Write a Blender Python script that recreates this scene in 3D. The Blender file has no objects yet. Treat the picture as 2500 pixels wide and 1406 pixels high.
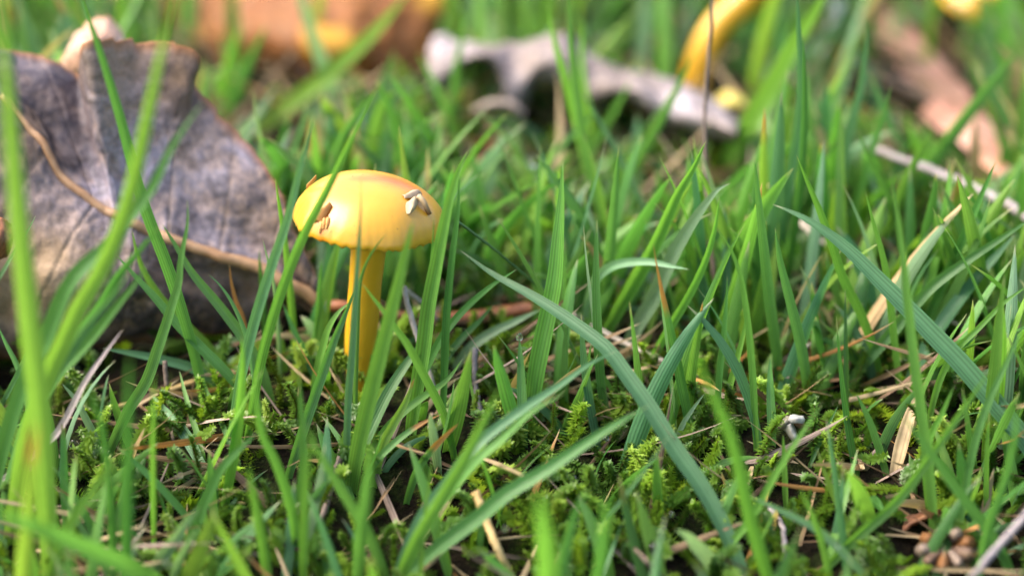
import bpy, bmesh, math, random
import numpy as np
from mathutils import Vector, noise as mnoise
from mathutils.bvhtree import BVHTree
R = math.radians
random.seed(7); rng = np.random.default_rng(7)
SC = bpy.context.scene
COL = SC.collection

# ---------------------------------------------------------------- camera
PITCH = R(28.0); LENS = 100.0; F = 2500 * LENS / 36.0
RIGHT = np.array([1.0, 0, 0]); UP = np.array([0, math.sin(PITCH), math.cos(PITCH)])
FWD = np.array([0, math.cos(PITCH), -math.sin(PITCH)])
def ray(px, py):
    return (px - 1250) / F * RIGHT + (703 - py) / F * UP + FWD
CAM = -0.475 * ray(878, 950)            # the mushroom's foot stands at the world origin
cd = bpy.data.cameras.new('camera'); cam = bpy.data.objects.new('camera', cd); COL.objects.link(cam)
cam.location = CAM; cam.rotation_euler = (math.pi / 2 - PITCH, 0, 0)
cd.lens = LENS; cd.sensor_width = 36; cd.sensor_fit = 'HORIZONTAL'
cd.clip_start = 0.01; cd.clip_end = 500
cd.dof.use_dof = True; cd.dof.focus_distance = 0.456; cd.dof.aperture_fstop = 6.6; cd.dof.aperture_blades = 9
SC.camera = cam

# ---------------------------------------------------------------- light
W = bpy.data.worlds.new('World'); SC.world = W; W.use_nodes = True
SUN_EL, SUN_AZ = R(50), R(-82)           # azimuth from +Y towards +X (negative: to the left)
wn = W.node_tree.nodes; bg = wn['Background']
sky = wn.new('ShaderNodeTexSky'); sky.sky_type = 'NISHITA'; sky.sun_disc = False
sky.sun_elevation = SUN_EL; sky.sun_rotation = SUN_AZ
sky.air_density = 1.0; sky.dust_density = 6.0; sky.ozone_density = 1.0
W.node_tree.links.new(sky.outputs[0], bg.inputs[0]); bg.inputs[1].default_value = 0.15
sd = bpy.data.lights.new('sun', 'SUN'); sun = bpy.data.objects.new('sun', sd); COL.objects.link(sun)
sd.energy = 1.05; sd.angle = R(45); sd.color = (1.0, 0.96, 0.88)
sdir = Vector((math.sin(SUN_AZ) * math.cos(SUN_EL), math.cos(SUN_AZ) * math.cos(SUN_EL), math.sin(SUN_EL)))
sun.rotation_euler = sdir.to_track_quat('Z', 'Y').to_euler(); sun.location = (0, 0, 2)
SC.view_settings.view_transform = 'Standard'; SC.view_settings.look = 'None'
SC.view_settings.exposure = 1.88; SC.view_settings.gamma = 1.0
SC.render.engine = 'CYCLES'
SC.cycles.use_denoising = True
SC.cycles.max_bounces = 10; SC.cycles.transparent_max_bounces = 8
SC.cycles.caustics_reflective = False; SC.cycles.caustics_refractive = False

# ---------------------------------------------------------------- helpers
def tag(o, label=None, cat=None, group=None, kind=None):
    if label: o['label'] = label
    if cat: o['category'] = cat
    if group: o['group'] = group
    if kind: o['kind'] = kind
    return o
def empty(name, loc=(0, 0, 0), rz=0.0):
    o = bpy.data.objects.new(name, None); COL.objects.link(o)
    o.location = loc; o.rotation_euler = (0, 0, rz); o.empty_display_size = 0.003
    return o
def mesh_np(name, V, faces, mat, col=None, uv=None, parent=None, smooth=True):
    """V (n,3); faces (m,k) all quads or all tris; col (n,3); uv (n,2)"""
    V = np.asarray(V, dtype=np.float32).reshape(-1, 3)
    faces = np.asarray(faces, dtype=np.int32)
    if parent is not None: V = V - np.array(parent.location, dtype=np.float32)
    me = bpy.data.meshes.new(name)
    k = faces.shape[1]; m = len(faces)
    me.vertices.add(len(V)); me.vertices.foreach_set('co', V.ravel())
    me.loops.add(m * k); me.loops.foreach_set('vertex_index', faces.ravel())
    me.polygons.add(m); me.polygons.foreach_set('loop_start', np.arange(0, m * k, k, dtype=np.int32))
    if smooth: me.polygons.foreach_set('use_smooth', np.ones(m, dtype=bool))
    if col is not None:
        a = me.attributes.new('Col', 'FLOAT_COLOR', 'POINT')
        c4 = np.ones((len(V), 4), dtype=np.float32); c4[:, :3] = np.asarray(col).reshape(-1, 3)
        a.data.foreach_set('color', c4.ravel())
    if uv is not None:
        u = me.uv_layers.new(name='UVMap')
        u.data.foreach_set('uv', np.asarray(uv, dtype=np.float32).reshape(-1, 2)[faces.ravel()].ravel())
    me.update(calc_edges=True); me.validate()
    if mat: me.materials.append(mat)
    o = bpy.data.objects.new(name, me); COL.objects.link(o)
    if parent is not None: o.parent = parent
    return o
def grid_faces(a, b, wrap=False, flip=False):
    i = np.arange(a - 1)[:, None]; j = np.arange(b if wrap else b - 1)[None, :]
    j2 = (j + 1) % b
    f = np.stack([i * b + j, i * b + j2, (i + 1) * b + j2, (i + 1) * b + j], -1).reshape(-1, 4)
    return f[:, ::-1] if flip else f
def at_y(px, py, y):                      # point of a pixel's ray on the vertical plane y
    r = ray(px, py); t = (y - CAM[1]) / r[1]
    return CAM + t * r
def at_z(px, py, z=0.0):
    r = ray(px, py); t = (z - CAM[2]) / r[2]
    return CAM + t * r
def project(P):
    d = np.asarray(P) - CAM
    w = d @ FWD
    return 1250 + F * (d @ RIGHT) / w, 703 - F * (d @ UP) / w, w
def catmull(P, n):
    P = np.asarray(P, float); m = len(P)
    if m == 2: return P[0] + (P[1] - P[0]) * np.linspace(0, 1, n)[:, None]
    Q = np.vstack([2 * P[0] - P[1], P, 2 * P[-1] - P[-2]])
    d = np.concatenate([[0], np.cumsum(np.linalg.norm(np.diff(P, axis=0), axis=1))]); d /= d[-1]
    s = np.linspace(0, 1, n); i = np.clip(np.searchsorted(d, s, side='right') - 1, 0, m - 2)
    t = ((s - d[i]) / (d[i + 1] - d[i] + 1e-12))[:, None]
    p0, p1, p2, p3 = Q[i], Q[i + 1], Q[i + 2], Q[i + 3]
    return 0.5 * (2 * p1 + (p2 - p0) * t + (2 * p0 - 5 * p1 + 4 * p2 - p3) * t ** 2 + (3 * p1 - p0 - 3 * p2 + p3) * t ** 3)
def cr1(A, n):                            # uniform Catmull-Rom along axis 0
    A = np.asarray(A, float); m = A.shape[0]
    Q = np.concatenate([(2 * A[0] - A[1])[None], A, (2 * A[-1] - A[-2])[None]])
    s = np.linspace(0, m - 1, n); i = np.clip(s.astype(int), 0, m - 2); t = (s - i).reshape((-1,) + (1,) * (A.ndim - 1))
    p0, p1, p2, p3 = Q[i], Q[i + 1], Q[i + 2], Q[i + 3]
    return 0.5 * (2 * p1 + (p2 - p0) * t + (2 * p0 - 5 * p1 + 4 * p2 - p3) * t ** 2 + (3 * p1 - p0 - 3 * p2 + p3) * t ** 3)
def patch(ctrl, nu, nv):
    a = cr1(ctrl, nu)
    return cr1(a.transpose(1, 0, 2), nv).transpose(1, 0, 2)
def unit(v): return v / (np.linalg.norm(v, axis=-1, keepdims=True) + 1e-12)
def fbm(X, scale, oct=4, seed=0.0):
    out = np.empty(len(X)); 
    for k, p in enumerate(X):
        out[k] = mnoise.fractal(Vector((p[0] * scale + seed, p[1] * scale - seed, p[2] * scale + 2 * seed)), 1.0, 2.0, oct)
    return out
def normals_grid(G):
    du = np.gradient(G, axis=0); dv = np.gradient(G, axis=1)
    return unit(np.cross(du, dv))
def inside(poly, x, y):
    poly = np.asarray(poly, float); c = np.zeros(np.shape(x), bool); j = len(poly) - 1
    for i in range(len(poly)):
        xi, yi = poly[i]; xj, yj = poly[j]
        c ^= ((yi > y) != (yj > y)) & (x < (xj - xi) * (y - yi) / (yj - yi + 1e-9) + xi)
        j = i
    return c
def tube(P, rad, seg=8, jit=0.0, seed=0):
    P = np.asarray(P, float); n = len(P); rad = np.broadcast_to(rad, (n,)).astype(float)
    T = unit(np.gradient(P, axis=0)); ref = np.array([0.13, 0.31, 0.94])
    A = unit(np.cross(T, ref)); B = np.cross(T, A)
    th = np.linspace(0, 2 * math.pi, seg, endpoint=False)
    r = rad[:, None] * (1 + jit * np.random.default_rng(seed).uniform(-1, 1, (n, seg)))
    V = P[:, None] + r[..., None] * (np.cos(th)[None, :, None] * A[:, None] + np.sin(th)[None, :, None] * B[:, None])
    V = V.reshape(-1, 3); f = grid_faces(n, seg, wrap=True)
    i0 = len(V); V = np.vstack([V, P[0], P[-1]])
    j = np.arange(seg); j2 = (j + 1) % seg
    c0 = np.stack([np.full(seg, i0), j2, j, j], -1); c1 = np.stack([np.full(seg, i0 + 1), (n - 1) * seg + j, (n - 1) * seg + j2, (n - 1) * seg + j2], -1)
    # caps as triangles are stored by splitting the quads instead
    tri = np.vstack([f[:, [0, 1, 2]], f[:, [0, 2, 3]], c0[:, :3], c1[:, :3]])
    return V, tri

# ---------------------------------------------------------------- materials
def new_mat(name):
    m = bpy.data.materials.new(name); m.use_nodes = True
    nt = m.node_tree
    for n in list(nt.nodes): nt.nodes.remove(n)
    return m, nt, nt.nodes.new('ShaderNodeOutputMaterial')
def N(nt, t, **kw):
    n = nt.nodes.new(t)
    for k, v in kw.items(): setattr(n, k, v)
    return n
def mixrgb(nt, a, b, fac, mode='MIX'):
    n = N(nt, 'ShaderNodeMix', data_type='RGBA', blend_type=mode)
    for sock, v in ((n.inputs[6], a), (n.inputs[7], b), (n.inputs[0], fac)):
        if hasattr(v, 'is_linked'): nt.links.new(v, sock)
        else: sock.default_value = v if not isinstance(v, tuple) else (v + (1,))[:4]
    return n.outputs[2]
def maths(nt, op, a, b=0.0, c=0.0):
    n = N(nt, 'ShaderNodeMath', operation=op)
    for s, v in zip(n.inputs, (a, b, c)):
        if hasattr(v, 'is_linked'): nt.links.new(v, s)
        else: s.default_value = v
    return n.outputs[0]
def ramp(nt, fac, stops):
    n = N(nt, 'ShaderNodeValToRGB'); cr = n.color_ramp
    while len(cr.elements) > len(stops): cr.elements.remove(cr.elements[-1])
    while len(cr.elements) < len(stops): cr.elements.new(1.0)
    for e, (p, c) in zip(cr.elements, stops): e.position = p; e.color = (c + (1,))[:4] if isinstance(c, tuple) else (c, c, c, 1)
    nt.links.new(fac, n.inputs[0]); return n.outputs[0]
def noise_node(nt, scale, detail=4.0, rough=0.55, coord='Object', dist=0.0):
    tc = N(nt, 'ShaderNodeTexCoord'); n = N(nt, 'ShaderNodeTexNoise')
    n.inputs['Scale'].default_value = scale; n.inputs['Detail'].default_value = detail
    n.inputs['Roughness'].default_value = rough; n.inputs['Distortion'].default_value = dist
    nt.links.new(tc.outputs[coord], n.inputs['Vector']); return n.outputs[0]
def sheet_mat(name, rough=0.42, trans=0.35, vein=None, nscale=900.0, namp=0.25, tint=(1.25, 1.2, 0.55), spec=0.5, bump=0.35):
    """thin leaf tissue: attribute colour, parallel veins across u, glossy skin, light passing through"""
    m, nt, out = new_mat(name); L = nt.links.new
    at = N(nt, 'ShaderNodeAttribute', attribute_name='Col'); c = at.outputs['Color']
    nz = noise_node(nt, nscale, 3)
    c = mixrgb(nt, c, (1, 1, 1), 1.0, 'MULTIPLY') if False else c
    f = maths(nt, 'MULTIPLY_ADD', nz, namp * 2, 1 - namp)
    hgt = nz
    if vein:
        uv = N(nt, 'ShaderNodeUVMap'); sx = N(nt, 'ShaderNodeSeparateXYZ'); L(uv.outputs[0], sx.inputs[0])
        s = maths(nt, 'SINE', maths(nt, 'MULTIPLY', sx.outputs[0], vein * 2 * math.pi))
        s = maths(nt, 'MULTIPLY_ADD', s, 0.5, 0.5)
        mid = maths(nt, 'SUBTRACT', 1.0, maths(nt, 'MINIMUM', maths(nt, 'MULTIPLY', maths(nt, 'ABSOLUTE', maths(nt, 'SUBTRACT', sx.outputs[0], 0.5)), 14.0), 1.0))
        f = maths(nt, 'MULTIPLY', f, maths(nt, 'MULTIPLY_ADD', s, 0.34, 0.80))
        f = maths(nt, 'MULTIPLY', f, maths(nt, 'MULTIPLY_ADD', mid, 0.25, 1.0))
        hgt = maths(nt, 'MULTIPLY_ADD', nz, 0.3, s)
    vm = N(nt, 'ShaderNodeVectorMath', operation='SCALE'); L(c, vm.inputs[0]); L(f, vm.inputs['Scale']); c = vm.outputs[0]
    bmp = N(nt, 'ShaderNodeBump'); bmp.inputs['Strength'].default_value = bump; bmp.inputs['Distance'].default_value = 0.00015
    L(hgt, bmp.inputs['Height'])
    p = N(nt, 'ShaderNodeBsdfPrincipled'); p.inputs['Roughness'].default_value = rough
    p.inputs['Specular IOR Level'].default_value = spec
    L(c, p.inputs['Base Color']); L(bmp.outputs[0], p.inputs['Normal'])
    tr = N(nt, 'ShaderNodeBsdfTranslucent')
    tm = N(nt, 'ShaderNodeVectorMath', operation='MULTIPLY'); L(c, tm.inputs[0]); tm.inputs[1].default_value = tint
    L(tm.outputs[0], tr.inputs[0])
    mx = N(nt, 'ShaderNodeMixShader'); mx.inputs[0].default_value = trans
    L(p.outputs[0], mx.inputs[1]); L(tr.outputs[0], mx.inputs[2]); L(mx.outputs[0], out.inputs[0])
    return m
M = {}
M['grass'] = sheet_mat('grass_blade_tissue', 0.34, 0.48, vein=5.5, nscale=500, namp=0.12, tint=(1.15, 1.15, 0.6))
M['moss'] = sheet_mat('moss_tissue', 0.34, 0.45, nscale=1500, namp=0.2, tint=(1.3, 1.25, 0.5), bump=0.1)
M['straw'] = sheet_mat('dry_straw', 0.6, 0.2, vein=3.0, nscale=700, namp=0.3, tint=(1.1, 1.0, 0.8), spec=0.3)
M['dead'] = sheet_mat('dead_leaf_tissue', 0.62, 0.10, nscale=1400, namp=0.38, tint=(1.2, 0.9, 0.6), spec=0.35, bump=0.7)
M['petal'] = sheet_mat('withered_petal_tissue', 0.5, 0.3, nscale=1500, namp=0.15, tint=(1.05, 1.0, 0.85), spec=0.3)

def soil_mat():
    m, nt, out = new_mat('damp_soil_and_thatch'); L = nt.links.new
    a = noise_node(nt, 160, 6, 0.65); b = noise_node(nt, 700, 4, 0.6)
    c = ramp(nt, a, [(0.30, (0.006, 0.004, 0.002)), (0.48, (0.013, 0.009, 0.004)), (0.58, (0.016, 0.026, 0.004)), (0.78, (0.035, 0.022, 0.009))])
    c = mixrgb(nt, c, ramp(nt, b, [(0.35, (0.5, 0.5, 0.5)), (0.7, (1.3, 1.3, 1.3))]), 1.0, 'MULTIPLY')
    p = N(nt, 'ShaderNodeBsdfPrincipled'); L(c, p.inputs['Base Color']); p.inputs['Roughness'].default_value = 0.95; p.inputs['Specular IOR Level'].default_value = 0.12
    bm = N(nt, 'ShaderNodeBump'); bm.inputs['Distance'].default_value = 0.003; L(b, bm.inputs['Height']); L(bm.outputs[0], p.inputs['Normal'])
    L(p.outputs[0], out.inputs[0]); return m
M['soil'] = soil_mat()
def bark_mat(name, c1, c2, scale=900, rough=0.6):
    m, nt, out = new_mat(name); L = nt.links.new
    a = noise_node(nt, scale, 5, 0.65)
    c = ramp(nt, a, [(0.32, c1), (0.68, c2)])
    p = N(nt, 'ShaderNodeBsdfPrincipled'); L(c, p.inputs['Base Color']); p.inputs['Roughness'].default_value = rough
    bm = N(nt, 'ShaderNodeBump'); bm.inputs['Distance'].default_value = 0.0002; bm.inputs['Strength'].default_value = 0.6
    L(a, bm.inputs['Height']); L(bm.outputs[0], p.inputs['Normal']); L(p.outputs[0], out.inputs[0]); return m
M['petiole'] = bark_mat('petiole_skin', (0.16, 0.055, 0.03), (0.33, 0.12, 0.05), 350, 0.45)
M['midrib'] = bark_mat('midrib_skin', (0.24, 0.125, 0.055), (0.42, 0.26, 0.14), 260, 0.55)
M['twig'] = bark_mat('grey_twig_bark', (0.12, 0.10, 0.10), (0.34, 0.29, 0.29), 700)
M['dark_twig'] = bark_mat('dark_stalk_bark', (0.05, 0.035, 0.025), (0.17, 0.12, 0.09), 900)
M['pale_straw'] = bark_mat('pale_straw_skin', (0.26, 0.21, 0.17), (0.50, 0.44, 0.38), 600)
M['gold_straw'] = bark_mat('golden_straw_skin', (0.42, 0.26, 0.09), (0.62, 0.45, 0.20), 600)
M['dirt'] = bark_mat('dark_dirt', (0.02, 0.013, 0.008), (0.07, 0.04, 0.02), 3000)
def water_mat():
    m, nt, out = new_mat('clear_water'); p = N(nt, 'ShaderNodeBsdfPrincipled')
    p.inputs['Transmission Weight'].default_value = 1.0; p.inputs['IOR'].default_value = 1.333
    p.inputs['Roughness'].default_value = 0.0; p.inputs['Base Color'].default_value = (1, 1, 1, 1)
    nt.links.new(p.outputs[0], out.inputs[0]); return m
M['water'] = water_mat()
def flesh_mat(name, stain=True):
    """waxy yellow mushroom skin; the cap's orange blotches come from the Col attribute"""
    m, nt, out = new_mat(name); L = nt.links.new
    at = N(nt, 'ShaderNodeAttribute', attribute_name='Col'); c = at.outputs['Color']
    a = noise_node(nt, 220, 4, 0.6); b = noise_node(nt, 2600, 2, 0.5)
    vm = N(nt, 'ShaderNodeVectorMath', operation='SCALE'); L(c, vm.inputs[0]); L(maths(nt, 'MULTIPLY_ADD', a, 0.22, 0.89), vm.inputs['Scale'])
    p = N(nt, 'ShaderNodeBsdfPrincipled'); L(vm.outputs[0], p.inputs['Base Color'])
    p.inputs['Roughness'].default_value = 0.34; p.inputs['Specular IOR Level'].default_value = 0.5
    p.inputs['Subsurface Weight'].default_value = 0.35; p.inputs['Subsurface Radius'].default_value = (1.0, 0.62, 0.12)
    p.inputs['Subsurface Scale'].default_value = 0.0009
    p.inputs['Coat Weight'].default_value = 0.18; p.inputs['Coat Roughness'].default_value = 0.14
    bm = N(nt, 'ShaderNodeBump'); bm.inputs['Distance'].default_value = 0.00012; bm.inputs['Strength'].default_value = 0.5
    L(maths(nt, 'MULTIPLY_ADD', b, 0.4, a), bm.inputs['Height']); L(bm.outputs[0], p.inputs['Normal'])
    L(p.outputs[0], out.inputs[0]); return m
M['flesh'] = flesh_mat('waxy_yellow_flesh')

# ---------------------------------------------------------------- ground
def ground_z(x, y):
    x = np.asarray(x, float); y = np.asarray(y, float)
    near = 1 / (1 + (np.hypot(x, y) / 0.5) ** 4)
    z = 0.0016 * np.sin(x * 61 + 1.3) * np.cos(y * 53 + 0.4) + 0.0011 * np.sin(x * 140 + y * 97) + 0.0008 * np.cos(x * 210 - y * 170 + 2)
    z = z - 0.20 * np.clip(-y - 0.012, 0, 0.10)
    return z * near + 0.01 * np.sin(x * 2.1) * np.sin(y * 1.7) * (1 - near)
def ground_at(px, py):
    z = 0.0
    for _ in range(10):
        p = at_z(px, py, z); z = float(ground_z(p[0], p[1]))
    return at_z(px, py, z)
s = np.concatenate([-np.geomspace(60, 0.42, 22), np.linspace(-0.4, 0.4, 161), np.geomspace(0.42, 60, 22)])
gx, gy = np.meshgrid(s, s + 0.08, indexing='ij')
gz = ground_z(gx, gy)
tag(mesh_np('ground', np.stack([gx, gy, gz], -1), grid_faces(len(s), len(s)), M['soil']), kind='structure')

# ---------------------------------------------------------------- mushrooms
YEL = np.array([0.56, 0.285, 0.028]); ORA = np.array([0.54, 0.11, 0.006]); LEM = np.array([0.53, 0.30, 0.012])
def lathe_cap(Rc, tilt, centre, seed, nr=44, na=220):
    g = np.random.default_rng(seed)
    prof = np.array([(0, .43), (.12, .427), (.30, .405), (.50, .35), (.68, .26), (.82, .145), (.92, .02), (.972, -.09), (.995, -.18), (.985, -.235), (.955, -.215), (.92, -.15)])
    pr = catmull(prof, nr); a = np.linspace(0, 2 * math.pi, na, endpoint=False)
    rr, aa = np.meshgrid(pr[:, 0], a, indexing='ij'); zz = np.broadcast_to(pr[:, 1][:, None], rr.shape).copy()
    edge = np.clip((rr - 0.55) / 0.42, 0, 1); edge[zz < -0.2] = 1
    ph = g.uniform(0, 6.28, 12)
    wav = 0.02 * np.sin(3 * aa + ph[0]) + 0.014 * np.sin(5 * aa + ph[1]) + 0.01 * np.sin(9 * aa + ph[2])
    tooth = 0.011 * np.abs(np.sin(21 * aa + 2 * np.sin(3 * aa + ph[3]))) + 0.006 * np.sin(37 * aa + 3 * np.sin(4 * aa + ph[4])) + 0.004 * np.sin(71 * aa + ph[5])
    low = np.clip((-zz - 0.02) / 0.26, 0, 1)
    rad = rr * (1 + edge * wav + 0.0018 * edge ** 2 * np.sin(46 * aa + 2.5 * np.sin(5 * aa)))
    zz = zz + low * tooth * 1.9 + 0.02 * (1 - rr) * np.sin(2 * aa + ph[6]) * rr
    x = rad * np.cos(aa); y = rad * np.sin(aa)
    G = np.stack([x, y, zz], -1) * Rc
    tx, ty = tilt
    Ry = np.array([[math.cos(ty), 0, math.sin(ty)], [0, 1, 0], [-math.sin(ty), 0, math.cos(ty)]])
    Rx = np.array([[1, 0, 0], [0, math.cos(tx), -math.sin(tx)], [0, math.sin(tx), math.cos(tx)]])
    return G @ (Rx @ Ry).T + centre, rr, aa, zz
def mushroom(foot, Rc, cap_centre, tilt, stem_pts, stem_r, label, seed, detail=True):
    t = tag(empty('mushroom', foot), label, 'mushroom')
    na = 220 if detail else 96; nr = 44 if detail else 28
    G, rr, aa, zz = lathe_cap(Rc, tilt, cap_centre, seed, nr, na)
    X = np.stack([rr * np.cos(aa), rr * np.sin(aa)], -1)
    if detail:
        pxx, pyy, _ = project(G)
        fr = G[..., 1] < cap_centre[1] + 0.35 * Rc
        def locate(qx, qy):
            d2 = (pxx - qx) ** 2 + (pyy - qy) ** 2 + 1e6 * ~fr
            return X.reshape(-1, 2)[np.argmin(d2)]
        b1, b2, b3 = locate(968, 442), locate(878, 436), locate(796, 545)
        blotch = np.exp(-(((X[..., 0] - b1[0] - .25 * (X[..., 1] - b1[1])) / 0.34) ** 2 + ((X[..., 1] - b1[1] + .15 * (X[..., 0] - b1[0])) / 0.21) ** 2)) \
            + 0.6 * np.exp(-(((X[..., 0] - b2[0]) / 0.25) ** 2 + ((X[..., 1] - b2[1]) / 0.12) ** 2))
        sc = np.exp(-(((X[..., 0] - b3[0]) / 0.10) ** 2 + ((X[..., 1] - b3[1]) / 0.12) ** 2)) * 0.7
    else:
        blotch = np.exp(-(rr / 0.35) ** 2) * .6; sc = 0 * rr
    k = np.clip(blotch * 1.15 + sc, 0, 1)[..., None]
    em = np.clip((rr - 0.7) / 0.3, 0, 1)[..., None] * 0.8
    st = (0.5 + 0.5 * np.sin(46 * aa + 2.5 * np.sin(5 * aa)))[..., None] * em
    c = YEL * (1 - em) + LEM * em; c = c * (1 - 0.10 * st); c = c * (1 - k) + ORA * k
    f = grid_faces(nr, na, wrap=True, flip=False)
    cap = mesh_np('cap', G, f, M['flesh'], c, parent=t)
    # gills: thin radial plates under the cap
    gv, gf = [], []; ng = 64 if detail else 40
    axis = unit(G[0, 0] - G[-1].mean(0)); mid = G[-1].mean(0)
    for i in range(ng):
        a = int(i * na / ng); rim = G[-1, a] ; d = rim - mid
        inner = mid + d * 0.20; top_o = rim + axis * Rc * 0.18 - d * 0.03; top_i = inner + axis * Rc * 0.45
        low_m = mid + d * 0.6 - axis * Rc * 0.02
        b = len(gv); gv += [rim, low_m, inner, top_i, mid + d * 0.6 + axis * Rc * .33, top_o]
        gf += [(b, b + 1, b + 4, b + 5), (b + 1, b + 2, b + 3, b + 4)]
    gl = mesh_np('gill_layer', gv, gf, M['flesh'], np.tile(LEM, (len(gv), 1)), parent=t, smooth=False)
    gl.parent = cap; gl['kind'] = 'stuff'
    P = catmull(stem_pts, 26); rs = np.interp(np.linspace(0, 1, 26), np.linspace(0, 1, len(stem_r)), stem_r)
    V, tri = tube(P, rs, 28, 0.012, seed)
    mesh_np('stem', V, tri, M['flesh'], np.tile(np.array([0.60, 0.325, 0.014]), (len(V), 1)), parent=t)
    return t, cap, G, f
RC = 0.0126
capc = at_y(902, 509, 0.0)
stem_pts = [at_y(876, 985, 0.0), at_y(878, 930, 0.0), at_y(880, 850, 0.0), at_y(886, 760, 0.0), at_y(894, 670, 0.0), at_y(901, 590, 0.0), at_y(904, 525, 0.0)]
main_mush, cap, capG, capF = mushroom((0, 0, 0), RC, capc, (R(-8), R(6)), stem_pts, [0.0021, 0.0024, 0.0027, 0.00272, 0.0027, 0.0029, 0.0036],
    'yellow waxy mushroom with a domed cap, standing in sharp focus in the grass', 3)
bvh = BVHTree.FromPolygons([tuple(v) for v in capG.reshape(-1, 3)], [tuple(int(q) for q in x) for x in capF])
def cap_hit(px, py):
    h = bvh.ray_cast(Vector(CAM), Vector(ray(px, py)).normalized())
    if h[0] is None: h = bvh.find_nearest(Vector(at_y(px, py, capc[1])))
    return np.array(h[0]), np.array(h[1])
def cap_up(n): return n if np.dot(n, FWD) < 0 else -n

def leaf_bit(name, ctrl, mat, col, parent=None, nu=14, nv=8, seed=0, crinkle=0.0, thick=0.0):
    G = patch(np.asarray(ctrl, float), nu, nv)
    X = G.reshape(-1, 3)
    if crinkle:
        n = normals_grid(G).reshape(-1, 3); X = X + n * (fbm(X, 0.35 / crinkle * 0.3, 3, seed) * crinkle)[:, None]
    nz = fbm(X, 500, 3, seed + 3)
    c = np.asarray(col, float); c = c[None] * (1 + 0.35 * nz[:, None]) if c.ndim == 1 else c
    o = mesh_np(name, X, grid_faces(nu, nv), mat, c, parent=parent)
    if thick:
        md = o.modifiers.new('thickness', 'SOLIDIFY'); md.thickness = thick; md.offset = 0
    return o

# torn flap and specks belong to the cap; the withered floret only lies on it
def on_cap(px, py, lift=0.0):
    h, n = cap_hit(px, py); return h + cap_up(n) * lift
def cap_strip(name, rows, mat, col, parent, seed):
    ctrl = [[on_cap(px, py, l * 0.001) for (px, py, l) in row] for row in rows]
    return leaf_bit(name, ctrl, mat, col, parent, 12, 8, seed, 0.0001, 0.00012)
o = cap_strip('torn_flap', [[(768, 545, .05), (776, 540, .5), (786, 548, .1)], [(778, 528, .1), (785, 527, 1.0), (795, 534, .15)],
     [(790, 513, .1), (796, 516, 1.0), (803, 521, .2)], [(806, 498, .1), (809, 500, .7), (812, 505, .1)]], M['petal'], (0.50, 0.24, 0.07), main_mush, 5)
o.parent = cap; o['label'] = 'torn orange-brown flap of skin on the cap'
for k, (px, py, l) in enumerate([(792, 548, .4), (800, 546, .4), (784, 556, .35)]):
    o = cap_strip('skin_shred', [[(px - 3, py - 14, .05), (px + 2, py - 14, .3), (px + 5, py - 13, .05)], [(px - 4, py, .05), (px, py, l), (px + 4, py, .05)], [(px - 5, py + 12, .02), (px - 3, py + 13, .2), (px, py + 13, .02)]], M['petal'], (0.72, 0.42, 0.14), main_mush, 8 + k)
    o.parent = cap
for k, (px, py, s) in enumerate([(861, 431, 3.2), (886, 427, 2.6), (916, 437, 2.0), (970, 559, 3.0), (865, 552, 2.0), (870, 574, 2.4), (808, 566, 2.2), (958, 528, 1.6), (1057, 472, 2.4), (1081, 513, 3.2)]):
    h, n = cap_hit(px, py)
    if h is None: continue
    th = np.linspace(0, 2 * math.pi, 7, endpoint=False); n = cap_up(n); a = unit(np.cross(n, [0.3, 0.2, 0.9])); b = np.cross(n, a)
    rr_ = s * 0.000033 * (1 + 0.4 * np.sin(th * 2 + k))
    V = np.vstack([h + rr_[:, None] * (np.cos(th)[:, None] * a * 1.5 + np.sin(th)[:, None] * b) - n * 0.00002, h + n * 0.00009])
    o = mesh_np('dirt_speck', V, [(i, (i + 1) % 7, 7) for i in range(7)], M['dirt'], parent=main_mush); o.parent = cap
h0 = on_cap(1010, 495)
fl = tag(empty('withered_floret', h0), 'cream withered floret with a brown stalk, stuck to the mushroom cap', 'floret')
CR = (0.50, 0.40, 0.24)
def floret_part(name, rows, col, seed):
    return leaf_bit(name, [[on_cap(px, py, l * 0.00075) for (px, py, l) in r] for r in rows], M['petal'], col, fl, 16, 12, seed, 0.00035, 0.00008)
floret_part('petal', [[(1002, 488, .5), (1008, 487, .9), (1016, 490, .5)], [(990, 497, .3), (1003, 498, 1.3), (1017, 500, .4)], [(989, 512, .15), (1000, 512, 1.3), (1013, 510, .3)], [(992, 523, .05), (998, 525, .6), (1005, 521, .1)]], CR, 21)
floret_part('petal', [[(981, 478, .2), (984, 481, .4), (986, 486, .2)], [(992, 474, .3), (995, 480, 1.1), (998, 487, .4)], [(1006, 467, .2), (1010, 476, 1.6), (1012, 489, .6)], [(1019, 468, .2), (1022, 478, 1.2), (1022, 490, .4)], [(1027, 476, .05), (1028, 483, .5), (1026, 490, .1)]], (0.46, 0.35, 0.23), 22)
P = catmull([on_cap(1014, 488, .0009), on_cap(1024, 500, .0010), on_cap(1034, 512, .0007), on_cap(1046, 524, .0003)], 12)
V, tri = tube(P, np.linspace(0.00050, 0.00036, 12), 7, .1, 4)
cc = np.linspace(0, 1, 12).repeat(7)[:, None]; cc = np.vstack([cc, [[0]], [[1]]])
mesh_np('stalk', V, tri, M['petal'], np.array([0.60, 0.47, 0.27]) * (1 - cc) + np.array([0.28, 0.14, 0.05]) * cc, parent=fl)
hb, _ = cap_hit(790, 450)
cr_ = [[at_y(748 + 6 * i, 452 - 6 * i + 5 * j, hb[1] + 0.001) for j in range(3)] for i in range(5)]
o = leaf_bit('leaf_crumb', cr_, M['dead'], (0.36, 0.20, 0.05), None, 10, 6, 31, 0.0003, 0.0002)
tag(o, 'small brown leaf crumb resting behind the edge of the mushroom cap', 'leaf crumb')

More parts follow.
